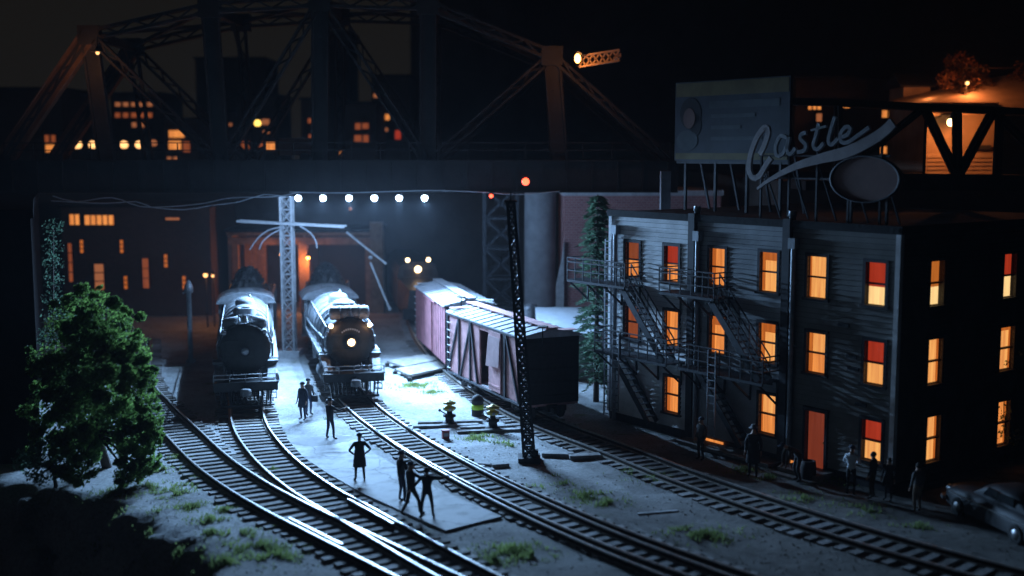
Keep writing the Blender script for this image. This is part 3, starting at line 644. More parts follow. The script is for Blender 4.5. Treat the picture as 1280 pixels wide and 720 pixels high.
# ================================================================== TRUSS BRIDGE
BY = 66.0
def chord_bridge(label, Y0, Y1, P, deck, mt, posts, diags, name='truss_bridge', w=.62):
    t = thing(name, label, 'bridge', (0, 0, 0), 0)
    for Y, nm in ((Y0, 'truss'), (Y1, 'truss')):
        b = MB(); W_ = {k: At(*p, Y0) for k, p in P.items()}
        def pt(k): v = W_[k]; return Vector((v.x, Y, v.z))
        ks = [k for k in P if k.startswith('t')]
        for a, c in zip(ks, ks[1:]):
            A, B = pt(a), pt(c)                       # built-up member: two channels with lacing
            for dz in (-w * .38, w * .38): b.bar(A + Vector((0, 0, dz)), B + Vector((0, 0, dz)), .5, .16)
            n = max(2, int((B - A).length / .8))
            for i in range(n):
                p0 = A.lerp(B, i / n); p1 = A.lerp(B, (i + 1) / n); q = w * .36 * (1 if i % 2 else -1)
                b.bar(p0 + Vector((0, -.2, q)), p1 + Vector((0, -.2, -q)), .08, .1)
            b.box(((A + B) / 2) + Vector((0, .1, 0)) if False else A, (w * 1.9, .56, w * 1.7))
        for a, c in posts + diags:
            A, B = pt(a), pt(c); thick = .5 if (a, c) in diags else (.95 if Y == Y0 else .55)
            if (a, c) in posts and Y == Y0: b.bar(A, B, .8, .12, up=(0, 1, 0))
            r = (B - A).normalized().cross(Vector((0, 1, 0)))
            for q in (-1, 1): b.bar(A + r * q * thick * .42, B + r * q * thick * .42, .12, .45, up=(0, 1, 0))
            n = max(2, int((B - A).length / .7))
            for i in range(n):
                p0 = A.lerp(B, i / n); p1 = A.lerp(B, (i + 1) / n); q = thick * .4 * (1 if i % 2 else -1)
                b.bar(p0 + r * q, p1 - r * q, .07, .1)
        b.build(nm, mt, t)
    b = MB()
    for k in [k for k in P if k.startswith('t')][1:-1]:
        v = At(*P[k], Y0); b.bar((v.x, Y0, v.z), (v.x, Y1, v.z), .4, .5)
        for sgn in (0, 1):
            ya, yb = (Y0, Y0 + 2.2) if sgn == 0 else (Y1, Y1 - 2.2)
            b.bar((v.x, ya, v.z - 2.0), (v.x, yb, v.z - .1), .2, .25)
    ks = [k for k in P if k.startswith('t')]
    for a, c in zip(ks[1:-1], ks[2:-1]):
        A, B = At(*P[a], Y0), At(*P[c], Y0); b.bar((A.x, Y0, A.z), (B.x, Y1, B.z), .2); b.bar((A.x, Y1, A.z), (B.x, Y0, B.z), .2)
    b.build('top_bracing', mt, t)
    x0, x1, z0, z1 = deck; b = MB()
    for Y in (Y0 - .25, Y1 + .25):
        b.box(((x0 + x1) / 2, Y, (z0 + z1) / 2), (x1 - x0, .12, z1 - z0))
        b.box(((x0 + x1) / 2, Y, z0), (x1 - x0, .5, .08)); b.box(((x0 + x1) / 2, Y, z1), (x1 - x0, .5, .08))
        x = x0
        while x < x1: b.box((x, Y, (z0 + z1) / 2), (.1, .4, z1 - z0 - .1)); x += 1.4
    x = x0
    while x < x1: b.box((x, (Y0 + Y1) / 2, z0 + .9), (.3, Y1 - Y0, .9)); x += 2.8
    b.box(((x0 + x1) / 2, (Y0 + Y1) / 2, z1 - .3), (x1 - x0, Y1 - Y0 + .2, .3)); b.build('deck', mt, t)
    return t
P = {'t0': (2, 205), 't1': (112, 44), 't2': (262, 10), 't3': (400, 2), 't4': (535, 6), 't5': (690, 70), 't6': (842, 205),
     'b1': (134, 205), 'b2': (277, 205), 'b3': (400, 205), 'b4': (535, 205), 'b5': (700, 205)}
br = chord_bridge('long dark steel truss bridge crossing above the engines', BY, BY + 7.5, P, (At(-120, 0, BY).x, 9.2, 10.4, 12.1), 'bridge',
    [('t1', 'b1'), ('t2', 'b2'), ('t3', 'b3'), ('t4', 'b4'), ('t5', 'b5')], [('t1', 'b2'), ('t3', 'b2'), ('t3', 'b4'), ('t5', 'b4')])
for Y in (BY, BY + 7.5):
    A, B = At(2, 205, BY), At(112, 44, BY); A = Vector((A.x, Y, A.z)); B = Vector((B.x, Y, B.z)); e = MB(); e.bar(A, B, .85, .42, up=(0, 1, 0))
    r_ = (B - A).normalized().cross(Vector((0, 1, 0)))
    for q in (-1, 1): e.bar(A + r_ * q * .44, B + r_ * q * .44, .07, .56, up=(0, 1, 0))
    for i in range(30):
        for q in (-.34, .34): e.box(A.lerp(B, (i + .5) / 30) + r_ * q + Vector((0, -.22, 0)), (.06, .05, .06))
    e.build('end_post', 'bridge_lit', br)  # lighter and warmer than the truss: lamp light put into its colour
# lit arched railing of the bridge walkway: guard rail wires
b = MB()
for Y in (BY - .45,):
    for z in (12.7, 13.1): b.bar((At(0, 0, BY).x, Y, z), (9.2, Y, z), .05)
    x = At(0, 0, BY).x
    while x < 9.2: b.bar((x, Y, 12.1), (x, Y, 13.1), .05); x += 1.6
b.build('railing', 'bridge', br)
# bridge piers
def lattice(mb, x, y, z0, z1, w, d=None, leg=.12, step=1.0, mi=0, lean=(0, 0), taper=1.0, lace=.06):
    d = d or w; n = max(1, round((z1 - z0) / step))
    def q(i, sx, sy):
        t = i / n; k = 1 + (taper - 1) * t
        return Vector((x + lean[0] * t + sx * w / 2 * k, y + lean[1] * t + sy * d / 2 * k, z0 + (z1 - z0) * t))
    cs = [(-1, -1), (1, -1), (1, 1), (-1, 1)]
    for c in cs: mb.bar(q(0, *c), q(n, *c), leg, leg, mi)
    for i in range(n):
        for k in range(4):
            a, c = cs[k], cs[(k + 1) % 4]
            mb.bar(q(i, *a), q(i + 1, *c), lace, lace, mi); mb.bar(q(i, *c), q(i + 1, *a), lace, lace, mi)
            mb.bar(q(i + 1, *a), q(i + 1, *c), lace, lace, mi)
t = tag(MB().cyl((0, 0, 0), (0, 0, 12), 1.05, 1.05, 28).box((0, 0, .3), (3, 3, .8)).build('concrete_pier', 'conc', None, At(675, 300, 79) * Vector((1, 1, 0)) if False else (At(675, 300, 79).x, 79, 0)), 'round blue grey concrete pier left of the brick building', 'pier')
pr_ = MB(); lattice(pr_, At(626, 300, 80).x, 80, 0, 10.2, 2.2, 2.2, .22, 2.1, lace=.13)
tag(pr_.build('steel_pier', 'fe'), 'latticed steel pier under the bridge beside the round concrete pier', 'pier')
ab = MB(); ab.prism([(-60, 46.5), (-19.0, 46.5), (-23.3, 57), (-30.5, 76), (-60, 76)], -.5, 10.0); ab.prism([(-60, 46.3), (-18.8, 46.3), (-23.1, 57), (-30.3, 76), (-60, 76)], 10.0, 10.35)
tag(ab.build('shading_abutment', 'shade_black'), 'added black masonry abutment wall keeping the far left edge of the view dark', 'abutment')  # added wall, shaped to keep the far left in the dark
# ---- LED bar under the bridge edge
LY, LZ = 65.95, At(450, 247, 65.95).z
bar_ = thing('light_bar', 'thin bar slung under the bridge carrying the row of white lamps', 'light bar', (0, LY, LZ + .2))
b = MB(); xa, xb = At(60, 247, LY).x, At(655, 247, LY).x; b.bar((xa, 0, .18), (xb, 0, .18), .06, .05)
for px in range(80, 650, 60): b.bar((At(px, 247, LY).x, 0, .12), (At(px, 247, LY).x, 0, .4), .04)
b.build('rail', 'wire', bar_)
for i, px in enumerate((373, 404, 436.5, 468, 499, 531)):
    x = At(px, 247, LY).x
    o = thing('white_lamp', 'bright white lamp hanging under the bridge, %s from the left of six' % ('first', 'second', 'third', 'fourth', 'fifth', 'sixth')[i], 'lamp', (x, LY, LZ), 0, 'six white lamps in a row under the bridge')
    MB().sph((0, -.06, -.02), .18, 16).build('bulb', 'led', o); MB().lathe((0, 0, .11), (0, 0, 1), [(0, .16), (.06, .14), (.2, .05)], 14).build('socket', 'iron', o)
    light('led_light', 'AREA', (x, LY - .05, LZ - .22), 3150, (.33, .60, 1.0), .12, (math.radians(-44), 0, 0), None, math.radians(158))
    light('led_glow', 'POINT', (x, LY, LZ - .02), 1700, (.36, .60, 1.0), .24)
# wires sagging along the bridge
for k, (lab, pts) in enumerate((('pale wire sagging in loops along the left bridge girder', [(66, 245), (95, 252), (140, 247), (175, 258), (215, 258), (255, 254), (290, 247), (340, 246), (372, 241)]),
                  ('thin pale wire drooping above the looped wire on the left girder', [(64, 251), (130, 254), (170, 252), (190, 259), (230, 262), (262, 257), (300, 252), (330, 243), (362, 246)]),
                  ('pale wire stretched along the girder from the lamps to the red light', [(362, 240), (430, 241), (535, 238), (600, 240), (650, 243), (700, 239)]))):
    pp = catmull([At(a, c, 65.35 - .1 * k) for a, c in pts], .5)
    tag(MB().tube(pp, .03, 5).build('hanging_wire', 'wire'), lab, 'wire', 'wires hanging from the bridge')
# red signal lamps on the girder
for px, py, r, Y, lab in ((657, 227, .20, 62, 'larger red signal lamp glowing near the girder above the lattice mast'), (614, 245, .11, 65, 'small red signal lamp low on the girder left of the larger one')):
    p = At(px, py, Y); o = thing('signal_lamp', lab, 'signal lamp', p, 0, 'red signal lamps')
    MB().lathe((0, .02, 0), (0, 1, 0), [(0, r * 1.25), (.3, r * 1.1), (.35, r * .4)], 16).bar((0, .3, 0), (0, 66 - Y if Y < 65 else .6, 0), .06).box((0, .05, r * 1.3), (r * 2.2, .25, .04)).build('housing', 'iron', o)
    MB().sph((0, -.02, 0), r, 14, 0, (1, .5, 1)).build('lens', 'bulb_r', o)
    light('red_glow', 'POINT', p + Vector((0, -.4, 0)), 8 if r > .15 else 3, (1, .08, .04), .1)
# ---- lattice tower with cross arms
tx, ty = -13.75, 72.0
t = thing('lattice_tower', 'pale steel lattice tower standing between the two engines', 'tower', (tx, ty, 0))
b = MB(); lattice(b, 0, 0, .4, 9.9, .66, .66, .13, .8, lace=.055); b.box((0, 0, .2), (1.4, 1.4, .5)); b.build('mast', 'lighttrim', t)
b = MB(); A = At(298, 276, ty); B = At(432, 283, ty); b.bar((A.x - tx, -.5, A.z), (B.x - tx, -.5, B.z), .1, .14); b.bar((A.x - tx, .5, A.z), (B.x - tx, .5, B.z), .08, .1); b.build('cross_arm', 'lighttrim', t)
for pts in ([(355, 283), (335, 288), (322, 298), (312, 312)], [(355, 285), (340, 292), (328, 302), (324, 312)], [(375, 283), (388, 291), (395, 302), (396, 310)]):
    pp = catmull([At(a, c, ty - .5) - Vector((tx, ty, 0)) for a, c in pts], .3); MB().tube(pp, .045, 6).build('curved_brace', 'wire', t)
for i, (p, q) in enumerate((((433, 290), (483, 330)), ((463, 328), (487, 386)))):
    a, c = At(*p, 76), At(*q, 76); o = (a + c) / 2
    tag(MB().bar(a - o, c - o, .12).sph(Vector(At(463, 322, 76)) - o if i == 0 else c - o, .14, 8).build('guy_rod', 'lighttrim', None, o), ('slanting pale rod running down right from above the engine shed door', 'steep pale rod leaning against the right side of the engine shed')[i], 'rod', 'rods by the engine shed')
# ---- black lattice mast in front of the boxcar
t = thing('signal_mast', 'tall black lattice mast rising in front of the pink boxcar end', 'mast', (.70, 47.0, 0))
b = MB(); lattice(b, 0, 0, .25, 10.6, .44, .44, .11, .46, lean=(-.75, 0), taper=.6, lace=.075); b.build('lattice', 'iron', t)
b = MB(); b.box((0, 0, .1), (.9, .9, .35)); b.box((.2, .1, .35), (.35, .3, .3)); b.build('base', 'iron', t)
b = MB(); b.box((-.75, 0, 10.65), (.5, .5, .06)); b.bar((-.75, -.1, 10.6), (-.75, -.1, 11.1), .05); b.build('platform', 'iron', t)
# ================================================================== ENGINE SHED AND THINGS BEHIND
def shed():
    Y = 92.0
    def X(px): return At(px, 300, Y).x
    def Z(py): return At(400, py, Y).z
    t = thing('engine_shed', 'timber framed engine shed with two tall doorways glowing orange behind the engines', 'engine shed', (X(380), Y, 0))
    ox = X(380)
    for px, w in ((294, .5), (380, .8), (461, .55)): b = MB(); b.box((X(px) - ox, 0, Z(300) / 2), (w, .5, Z(300))); b.build('post', 'wood_warm', t)
    b = MB(); b.box((X(377) - ox, -.1, Z(301)), (X(468) - X(286), .5, .55)); b.box((X(377) - ox, -.35, Z(292)), (X(467) - X(283), .35, .22)); b.build('lintel', 'wood_warm', t)
    b = MB(); b.box((X(377) - ox, 8.5, 3.1), (X(468) - X(286), .3, 6.2), 0)
    for px in (286, 380, 468): b.box((X(px) - ox, 4.2, 3.1), (.25, 8, 6.2))
    b.build('wall', 'orange_wall', t)
    b = MB(); b.box((X(377) - ox, 4.2, 6.5), (X(468) - X(286) + .6, 9, .25)); b.build('roof', 'roofdark', t)
    b = MB(); b.box((X(472) - ox, -.6, 3.6), (1.0, .5, 7.2)); b.build('side_pillar', 'wood_warm', t)
    for px, s in ((300, 1), (322, -1)):
        d = MB()
        for k in range(6): d.box((X(px) - ox + k * .28 * s, 2.0 + .1 * k, 2.9), (.25, .06, 5.6))
        d.build('door', 'wood_warm', t)
    for px, py in ((385, 322), (352, 318)):
        p = At(px, py, Y - .9); o = thing('shed_lamp', 'small orange bulb inside the %s doorway of the engine shed' % ('right' if px > 370 else 'left'), 'lamp', p, 0, 'bulbs inside the engine shed')
        MB().sph((0, 0, 0), .14, 10).build('bulb', 'bulb_o', o); MB().lathe((0, 0, .08), (0, 0, 1), [(0, .3), (.15, .1), (.9, .03)], 12).build('shade', 'iron', o)
        light('shed_glow', 'POINT', p + Vector((0, 0, -.4)), 210, (1, .34, .09), .2)
shed()
# building under the left of the bridge
def at_box(name, label, cat, px0, px1, top, Y, depth, mt, base=0, group=None):
    A, B = At(px0, top, Y), At(px1, top, Y)
    t = thing(name, label, cat, ((A.x + B.x) / 2, Y, base), 0, group)
    b = MB(); b.box((0, depth / 2, (A.z - base) / 2), (B.x - A.x, depth, A.z - base))
    w = b.build('wall', mt, t)
    b = MB(); b.box((0, depth / 2, A.z - base + .12), (B.x - A.x + .4, depth + .4, .24)); b.build('roof', 'roofdark', t)
    return t
def win(t, px0, py0, px1, py1, Y, m, bars=1, rows=1):
    A, B = At(px0, py0, Y), At(px1, py1, Y); o = t.location
    w, h = B.x - A.x, A.z - B.z; cx, cz = (A.x + B.x) / 2 - o.x, (A.z + B.z) / 2 - o.z
    f = MB(); e = .08
    for s in (-1, 1): f.box((cx + s * (w / 2 + e / 2), -.06, cz), (e, .14, h + 2 * e)); f.box((cx, -.06, cz + s * (h / 2 + e / 2)), (w, .14, e))
    for k in range(1, bars): f.box((cx - w / 2 + w * k / bars, -.07, cz), (.07, .08, h))
    for k in range(1, rows): f.box((cx, -.07, cz - h / 2 + h * k / rows), (w, .07, .07))
    fo = f.build('window', 'trim', t)
    p = MB(); p.box((cx, -.02, cz), (w, .03, h)); p.build('pane', m, fo)
t = at_box('warehouse', 'dark brick warehouse under the left of the bridge with lit upper strip windows', 'warehouse', 76, 262, 259, 90, 9, 'brickdark')
win(t, 87, 268, 100, 281, 90, 'curtain_o', 2); win(t, 106, 269, 143, 281, 90, 'curtain_o', 5)
win(t, 85, 304, 92, 352, 90, 'curtain_dim', 1, 4); win(t, 118, 330, 131, 362, 90, 'bulb_dim', 1, 3); win(t, 178, 323, 187, 360, 90, 'curtain_dim', 1, 3)
win(t, 207, 272, 225, 275, 90, 'bulb_dim')
for wx, wy in ((150, 300), (205, 318), (228, 345), (100, 300), (155, 345)): win(t, wx, wy, wx + 5, wy + 16, 90, 'drape', 1, 3)
# small lamps by the left engine
for k, (px, py, r) in enumerate(((257, 344, .17), (266, 345, .11))):
    p = At(px, py, 84); o = thing('yard_lamp', ('brighter orange yard lamp behind the unlit engine', 'fainter orange yard lamp just right of its brighter twin behind the unlit engine')[k], 'lamp', (p.x, p.y, 0), 0, 'yard lamps behind the unlit engine')
    MB().sph((0, 0, p.z), r, 12).build('bulb', 'bulb_lo', o); MB().cyl((0, .15, 0), (0, .15, p.z + .4), .06, .04, 8).bar((0, .15, p.z + .4), (0, 0, p.z + .25), .05).lathe((0, 0, p.z + .15), (0, 0, 1), [(0, r * 1.7), (.15, .06)], 12).build('pole', 'iron', o)
    if k == 0: light('yard_glow', 'POINT', p + Vector((0, -.4, 0)), 90, (1, .38, .12), .15)
p = At(438, 261, 80); o = thing('hanging_bulb', 'small dim orange bulb hanging behind the third white lamp', 'lamp', p)
MB().sph((0, 0, 0), .12, 10).build('bulb', 'bulb_dim', o); MB().cyl((0, 0, .1), (0, 0, 1.2), .02, n=5).build('cord', 'iron', o)
# standpipe post
o = thing('standpipe', 'pale slim standpipe post left of the unlit engine', 'post', (At(237, 400, 70).x, 70, 0))
b = MB(); b.lathe((0, 0, 0), (0, 0, 1), [(0, .28), (.2, .28), (.25, .15), (4.2, .14), (4.25, .26), (4.6, .26), (4.75, .2), (4.95, .1), (5.0, .04)], 14); b.bar((0, 0, 4.4), (-.35, -.1, 4.2), .1); b.build('post', 'pipe', o)
# ---- brick building behind the clapboard one
t = thing('brick_building', 'pink brick building with white coping behind the narrow conifer', 'building', (At(705, 300, 74).x, 74, 0))
x1 = At(900, 300, 74).x - t.location.x
zt = At(760, 243, 74).z
b = MB(); b.box((x1 / 2, 4, zt / 2), (x1, 8, zt)); b.build('wall', 'brick', t)
b = MB(); b.box((x1 / 2, 4, zt + .09), (x1 + .3, 8.3, .32)); b.build('coping', 'lighttrim', t)
b = MB(); pr = [(0, 0), (-.45, 0), (-.5, 4.2), (-.1, 6.2), (0, 7.0)]; b.add([(p[0], y, p[1]) for y in (-.25, .05) for p in pr], [(0, 1, 2, 3, 4), (9, 8, 7, 6, 5)] + [(i, i + 5, (i + 1) % 5 + 5, (i + 1) % 5) for i in range(5)]); b.build('buttress', 'lighttrim', t)
# small shed with pale roof
t = thing('small_shed', 'low shed with pale sloping roof between boxcar and brick building', 'shed', (At(712, 400, 66).x, 66, 0))
b = MB(); b.box((0, 0, 1.3), (3.2, 4, 2.6)); b.build('wall', 'wood', t)
b = MB(); b.add([(-1.9, -2.2, 2.75), (1.9, -2.2, 2.75), (1.9, 2.2, 3.6), (-1.9, 2.2, 3.6), (-1.9, -2.2, 2.6), (1.9, -2.2, 2.6), (1.9, 2.2, 3.45), (-1.9, 2.2, 3.45)], [(0, 1, 2, 3), (7, 6, 5, 4), (0, 4, 5, 1), (1, 5, 6, 2), (2, 6, 7, 3), (3, 7, 4, 0)]); b.build('roof', 'shedroof', t)
b = MB(); b.lathe((At(663, 385, 70).x, 70, 0), (0, 0, 1), [(0, .5), (3.3, .5), (3.5, .4), (3.6, .05)], 14)
tag(b.build('vent_stack', 'pipe'), 'squat grey vent stack with rounded top beside the pale shed roof', 'vent stack')
# ================================================================== CITY BEHIND THE BRIDGE
terr = MB(); terr.box((-10, 150, 4.6), (170, 104, 9.2)); tag(terr.build('terrace', 'farwall'), kind='structure')
D = 112
def far(label, px0, px1, top, wins, Y=D, dep=8):
    t = at_box('city_building', label, 'building', px0, px1, top, Y, dep, 'farwall', 9.2, 'city buildings beyond the bridge')
    for w in wins: win(t, *w[:4], Y, w[4])
    return t
far('far dark city building behind the slanted end of the bridge', -30, 76, 112, [(15, 168, 22, 177, 'curtain_dim'), (24, 168, 33, 177, 'curtain_dim'), (16, 180, 27, 190, 'curtain_o'), (56, 169, 62, 178, 'curtain_dim'), (64, 169, 70, 178, 'curtain_dim'), (57, 181, 69, 190, 'curtain_o')])
far('far city building with three dim red rows of windows', 138, 200, 118, [(144 + 10 * k, 128, 151 + 10 * k, 133, 'bulb_dim') for k in range(5)] + [(144 + 10 * k, 141, 151 + 10 * k, 147, 'curtain_dim') for k in range(5)] + [(165, 153, 171, 159, 'bulb_dim'), (174, 153, 181, 159, 'bulb_dim')], 118)
far('far city building with a bright pair of orange window bands right of the red rows', 204, 246, 150, [(211, 163, 231, 172, 'curtain_o'), (211, 176, 227, 187, 'curtain_o'), (229, 177, 238, 190, 'curtain_dim'), (209, 196, 215, 207, 'bulb_dim'), (217, 196, 223, 207, 'bulb_dim')])
far('far city building beside the yellow street lamp', 296, 345, 120, [(327, 149, 337, 156, 'bulb_dim'), (329, 163, 337, 167, 'bulb_dim'), (302, 177, 312, 186, 'curtain_dim'), (324, 178, 332, 185, 'curtain_dim')], 120)
rn2 = random.Random(4)
def scatter(x0, x1, y0, y1, n): return [(a, b, a + rn2.uniform(3, 7), b + rn2.uniform(3, 6), rn2.choice(['bulb_dim', 'bulb_dim', 'curtain_dim', 'curtain_o'])) for a, b in [(x0 + (x1 - x0) * (i + .2) / n, rn2.uniform(y0, y1)) for i in range(n)]]
far('far low city row with small scattered amber windows left of the red rows', 78, 136, 150, scatter(80, 134, 156, 192, 6), 122)
far('far low city row with small scattered amber windows between the first two bridge posts', 246, 296, 140, scatter(248, 294, 146, 190, 5), 122)
far('far low city row with a few faint windows left of the third bridge post', 404, 434, 140, scatter(406, 432, 146, 190, 3), 122)
far('far narrow city building with three small stacked orange windows', 376, 404, 125, [(385, 148, 396, 154, 'curtain_dim'), (390, 158, 397, 162, 'bulb_dim'), (386, 168, 395, 174, 'curtain_dim')])
far('far city building with two lit red window blocks', 432, 470, 130, [(444, 154, 451, 162, 'curtain_dim'), (453, 154, 461, 161, 'curtain_dim'), (443, 169, 452, 177, 'curtain_dim'), (454, 169, 461, 178, 'curtain_dim')])
far('far tall city building with scattered small windows and a red one', 464, 512, 96, [(467, 117, 473, 122, 'bulb_dim'), (468, 130, 478, 137, 'curtain_dim'), (478, 143, 487, 150, 'curtain_o'), (480, 160, 485, 164, 'bulb_dim'), (494, 163, 501, 174, 'blind_r')], 120)
far('added tall dark far block hiding the sky glow in the middle', 512, 640, -40, [], 130); far('far dark flat roofed city block above the third bridge panel', 244, 330, 74, [], 135)  # the first is an added block that keeps the sky black there
far('added very wide dark far block hiding the sky glow behind the right half of the bridge', 640, 1330, -40, [], 136)  # added dark backing, keeps the sky black on this side
far('far dark city tower directly left of the third bridge post', 396, 436, 40, [], 138)
for k, (px, py, r, m, lab) in enumerate(((87, 178, .26, 'bulb_y', 'pale yellow street lamp, leftmost of the lamps under the bridge truss'), (97, 181, .36, 'bulb_lo', 'round orange street lamp just right of the leftmost pale yellow one'), (116, 181, .34, 'bulb_lo', 'round orange street lamp just left of the dark bridge post'), (155, 181, .34, 'bulb_lo', 'round orange street lamp just right of the dark bridge post'), (174, 181, .34, 'bulb_lo', 'round orange street lamp below the rows of red windows'), (192, 179, .3, 'bulb_dim', 'faint red street lamp left of the bright orange window bands'), (322, 154, .30, 'bulb_y', 'bright yellow street lamp in the third bridge panel'), (163, 217, .22, 'bulb_lo', 'small low orange lamp just above the bridge deck'), (51, 130, .22, 'bulb_dim', 'small red lamp beside the slanted end of the bridge'), (404, 171, .14, 'bulb_dim', 'tiny pale lamp in the middle of the bridge'))):
    Y = 100 if k < 7 else 72
    p = At(px, py, Y); o = thing('street_lamp', lab, 'street lamp', (p.x, Y, 9.2 if Y == 100 else 12.0), 0, 'lamps glowing through the bridge')
    z = p.z - o.location.z
    MB().sph((0, 0, z), r, 14).build('bulb', m, o); MB().cyl((0, .1, 0), (0, .1, z - r), .09, .06, 8).lathe((0, 0, z - r - .05), (0, 0, 1), [(0, .08), (.1, r * .6)], 10).build('pole', 'iron', o)
# truck on the bridge deck
p = At(350, 222, 69.5); t = thing('delivery_truck', 'small truck with glowing orange cab window on the bridge deck', 'truck', (p.x, 69.5, 12.0))
MB().box((-.35, 0, .75), (.9, 1.5, .9)).box((-.35, 0, 1.25), (.8, 1.4, .25)).build('cab', 'farwall', t); MB().box((-.35, -.77, .95), (.5, .03, .45)).build('window', 'curtain_o', t)
MB().box((1.15, 0, .9), (2.0, 1.6, 1.0)).build('cargo_box', 'conc', t)
for x in (-.4, 1.6):
    for s in (-1, 1): MB().lathe((x, s * .7, .28), (0, s, 0), [(0, .28), (.2, .28)], 12).build('wheel', 'rubber', t)
# ---- warm lamps on the bridge
p = At(122, 66, BY - 1.6); o = thing('bridge_lamp', 'small pale lamp under the left top chord of the bridge', 'lamp', p)
MB().sph((0, 0, 0), .11, 10).build('bulb', 'bulb_lo', o); MB().lathe((0, 0, .05), (0, 0, 1), [(0, .4), (.12, .12), (.3, .05), (.9, .03)], 14).bar((0, 0, .8), (0, 1.6, .8), .06).build('shade', 'iron', o)
light('bridge_glow', 'POINT', p + Vector((-.5, -.6, -.4)), 75, (1, .42, .16), .15)
p = At(722, 73, BY - 2.5); o = thing('flood_lamp', 'bright orange flood lamp at the end of the perforated beam', 'lamp', p)
MB().sph((0, 0, 0), .17, 12, 0, (1, .7, 1.5)).build('bulb', 'bulb_o', o); MB().lathe((.1, .1, .22), (.5, .3, .8), [(0, .25), (.1, .2), (.3, .06)], 12).build('shade', 'iron', o)
light('flood_glow', 'POINT', p + Vector((-.12, -.45, -.1)), 150, (1, .36, .09), .15)
A, B = At(724, 77, BY - 2), At(774, 69, BY - 2); o = (A + B) / 2
b = MB(); d = (B - A)
for dz in (.28, -.28): b.bar(A - o + Vector((0, 0, dz)), B - o + Vector((0, 0, dz)), .3, .1)
n = 6
for i in range(n):
    p0 = A - o + d * (i / n); p1 = A - o + d * ((i + 1) / n); b.bar(p0 + Vector((0, 0, -.25)), p1 + Vector((0, 0, .25)), .08); b.bar(p0 + Vector((0, 0, .25)), p1 + Vector((0, 0, -.25)), .08)
b.bar(B - o, Vector((B.x, BY + .5, B.z)) - o, .2)
tag(b.build('perforated_beam', 'orange_wall', None, o), 'short latticed beam lit orange by the flood lamp at its left end', 'beam')
# ================================================================== CLAPBOARD BUILDING
FO = (4.64, 54.8, 0); FX = (.6, -.8); FL = 15.6; FH = 9.75
bld = frame('clapboard_building', 'three storey clapboard building with many glowing orange windows', 'building', FO, FX)
WINS = [  # x0,x1,z0,z1, lower frac, top mat, bottom mat, label
 (1.05, 1.95, 6.95, 8.5, .5, 'curtain_dim', 'curtain_o'), (3.58, 4.45, 6.95, 8.5, .5, 'blind_r', 'curtain_o'), (6.32, 7.18, 7.02, 8.57, .5, 'curtain_o', 'curtain_o'),
 (9.09, 9.98, 7.02, 8.6, .5, 'curtain_y', 'curtain_y'), (11.5, 12.4, 7.0, 8.6, .5, 'curtain_y', 'curtain_y'), (14.2, 15.06, 7.0, 8.57, .42, 'blind_r', 'curtain_p'),
 (1.07, 1.97, 4.1, 5.6, .5, 'curtain_dim', 'curtain_dim'), (3.65, 4.5, 4.1, 5.62, .5, 'curtain_o', 'curtain_o'), (6.38, 7.26, 4.12, 5.7, .5, 'curtain_o', 'curtain_o'),
 (9.12, 10.0, 4.15, 5.72, .5, 'curtain_y', 'curtain_y'), (11.56, 12.46, 4.07, 5.62, .5, 'curtain_y', 'curtain_o'), (14.26, 15.11, 4.05, 5.64, .5, 'blind_r', 'curtain_y'),
 (3.73, 4.59, 1.1, 2.67, .5, 'curtain_o', 'curtain_o'), (9.22, 10.09, 1.2, 2.8, .5, 'curtain_y', 'curtain_o'), (14.27, 15.12, 1.15, 2.66, .5, 'blind_r', 'curtain_y')]
DOOR = (11.66, 12.59, .3, 2.55)
WR = [(1.8, 2.65, 6.93, 8.58, .4, 'blind_o', 'curtain_p'), (6.72, 7.6, 6.87, 8.59, .5, 'blind_r', 'curtain_p'), (1.85, 2.74, 3.95, 5.64, .5, 'curtain_y', 'curtain_y'), (6.7, 7.7, 3.93, 5.66, .5, 'curtain_y', 'curtain_y'), (1.95, 2.8, .95, 2.68, .5, 'curtain_y', 'curtain_y'), (6.78, 7.65, .85, 2.64, .5, 'curtain_o', 'curtain_o')]
def siding(openings, L, H, mk):
    b = MB(); z = .45; c = .205
    while z < H - .01:
        z1 = min(z + c, H); cuts = sorted((o[0], o[1]) for o in openings if o[2] < z1 - .03 and o[3] > z + .03)
        x = 0
        for a, e in cuts + [(L, L)]:
            if a - x > .02:
                zq = z1 - .022; v = [mk(x, 0, z), mk(a, 0, z), mk(a, 0, zq), mk(x, 0, zq), mk(x, -.075, z), mk(a, -.075, z), mk(a, -.02, zq), mk(x, -.02, zq)]  # gap shows the dark backing in place of a shadow under each lap
                b.add(v, [(4, 5, 6, 7), (0, 1, 5, 4), (0, 4, 7, 3), (1, 2, 6, 5), (7, 6, 2, 3)])
            x = e
        z = z1
    return b
ops = [(w[0], w[1], w[2], w[3]) for w in WINS] + [DOOR]
mkF = lambda x, y, z: (x, y, z)
mkR = lambda x, y, z: (FL - y, x, z)
b = MB(); b.box((FL / 2, 7.2, FH / 2), (FL, 14, FH)); b.box((FL / 2, .06, .225), (FL + .1, .24, .45)); b.build('core', 'trim', bld)
for xa_, xb_, mm in ((0, 5.3, 'white_siding'), (5.3, 10.55, 'half_shaded_siding'), (10.55, FL, 'shaded_siding')):      # falloff and shade along the front put into the bay colours
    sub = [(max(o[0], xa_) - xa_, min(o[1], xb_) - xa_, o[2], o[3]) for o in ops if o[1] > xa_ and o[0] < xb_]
    siding(sub, xb_ - xa_, FH, lambda x, y, z, q=xa_: (x + q, y, z)).build('front_siding', mm, bld); siding([w[:4] for w in WR], 14, FH, mkR).build('side_siding', 'shaded_siding', bld)  # shade on the side wall is put into its siding colour
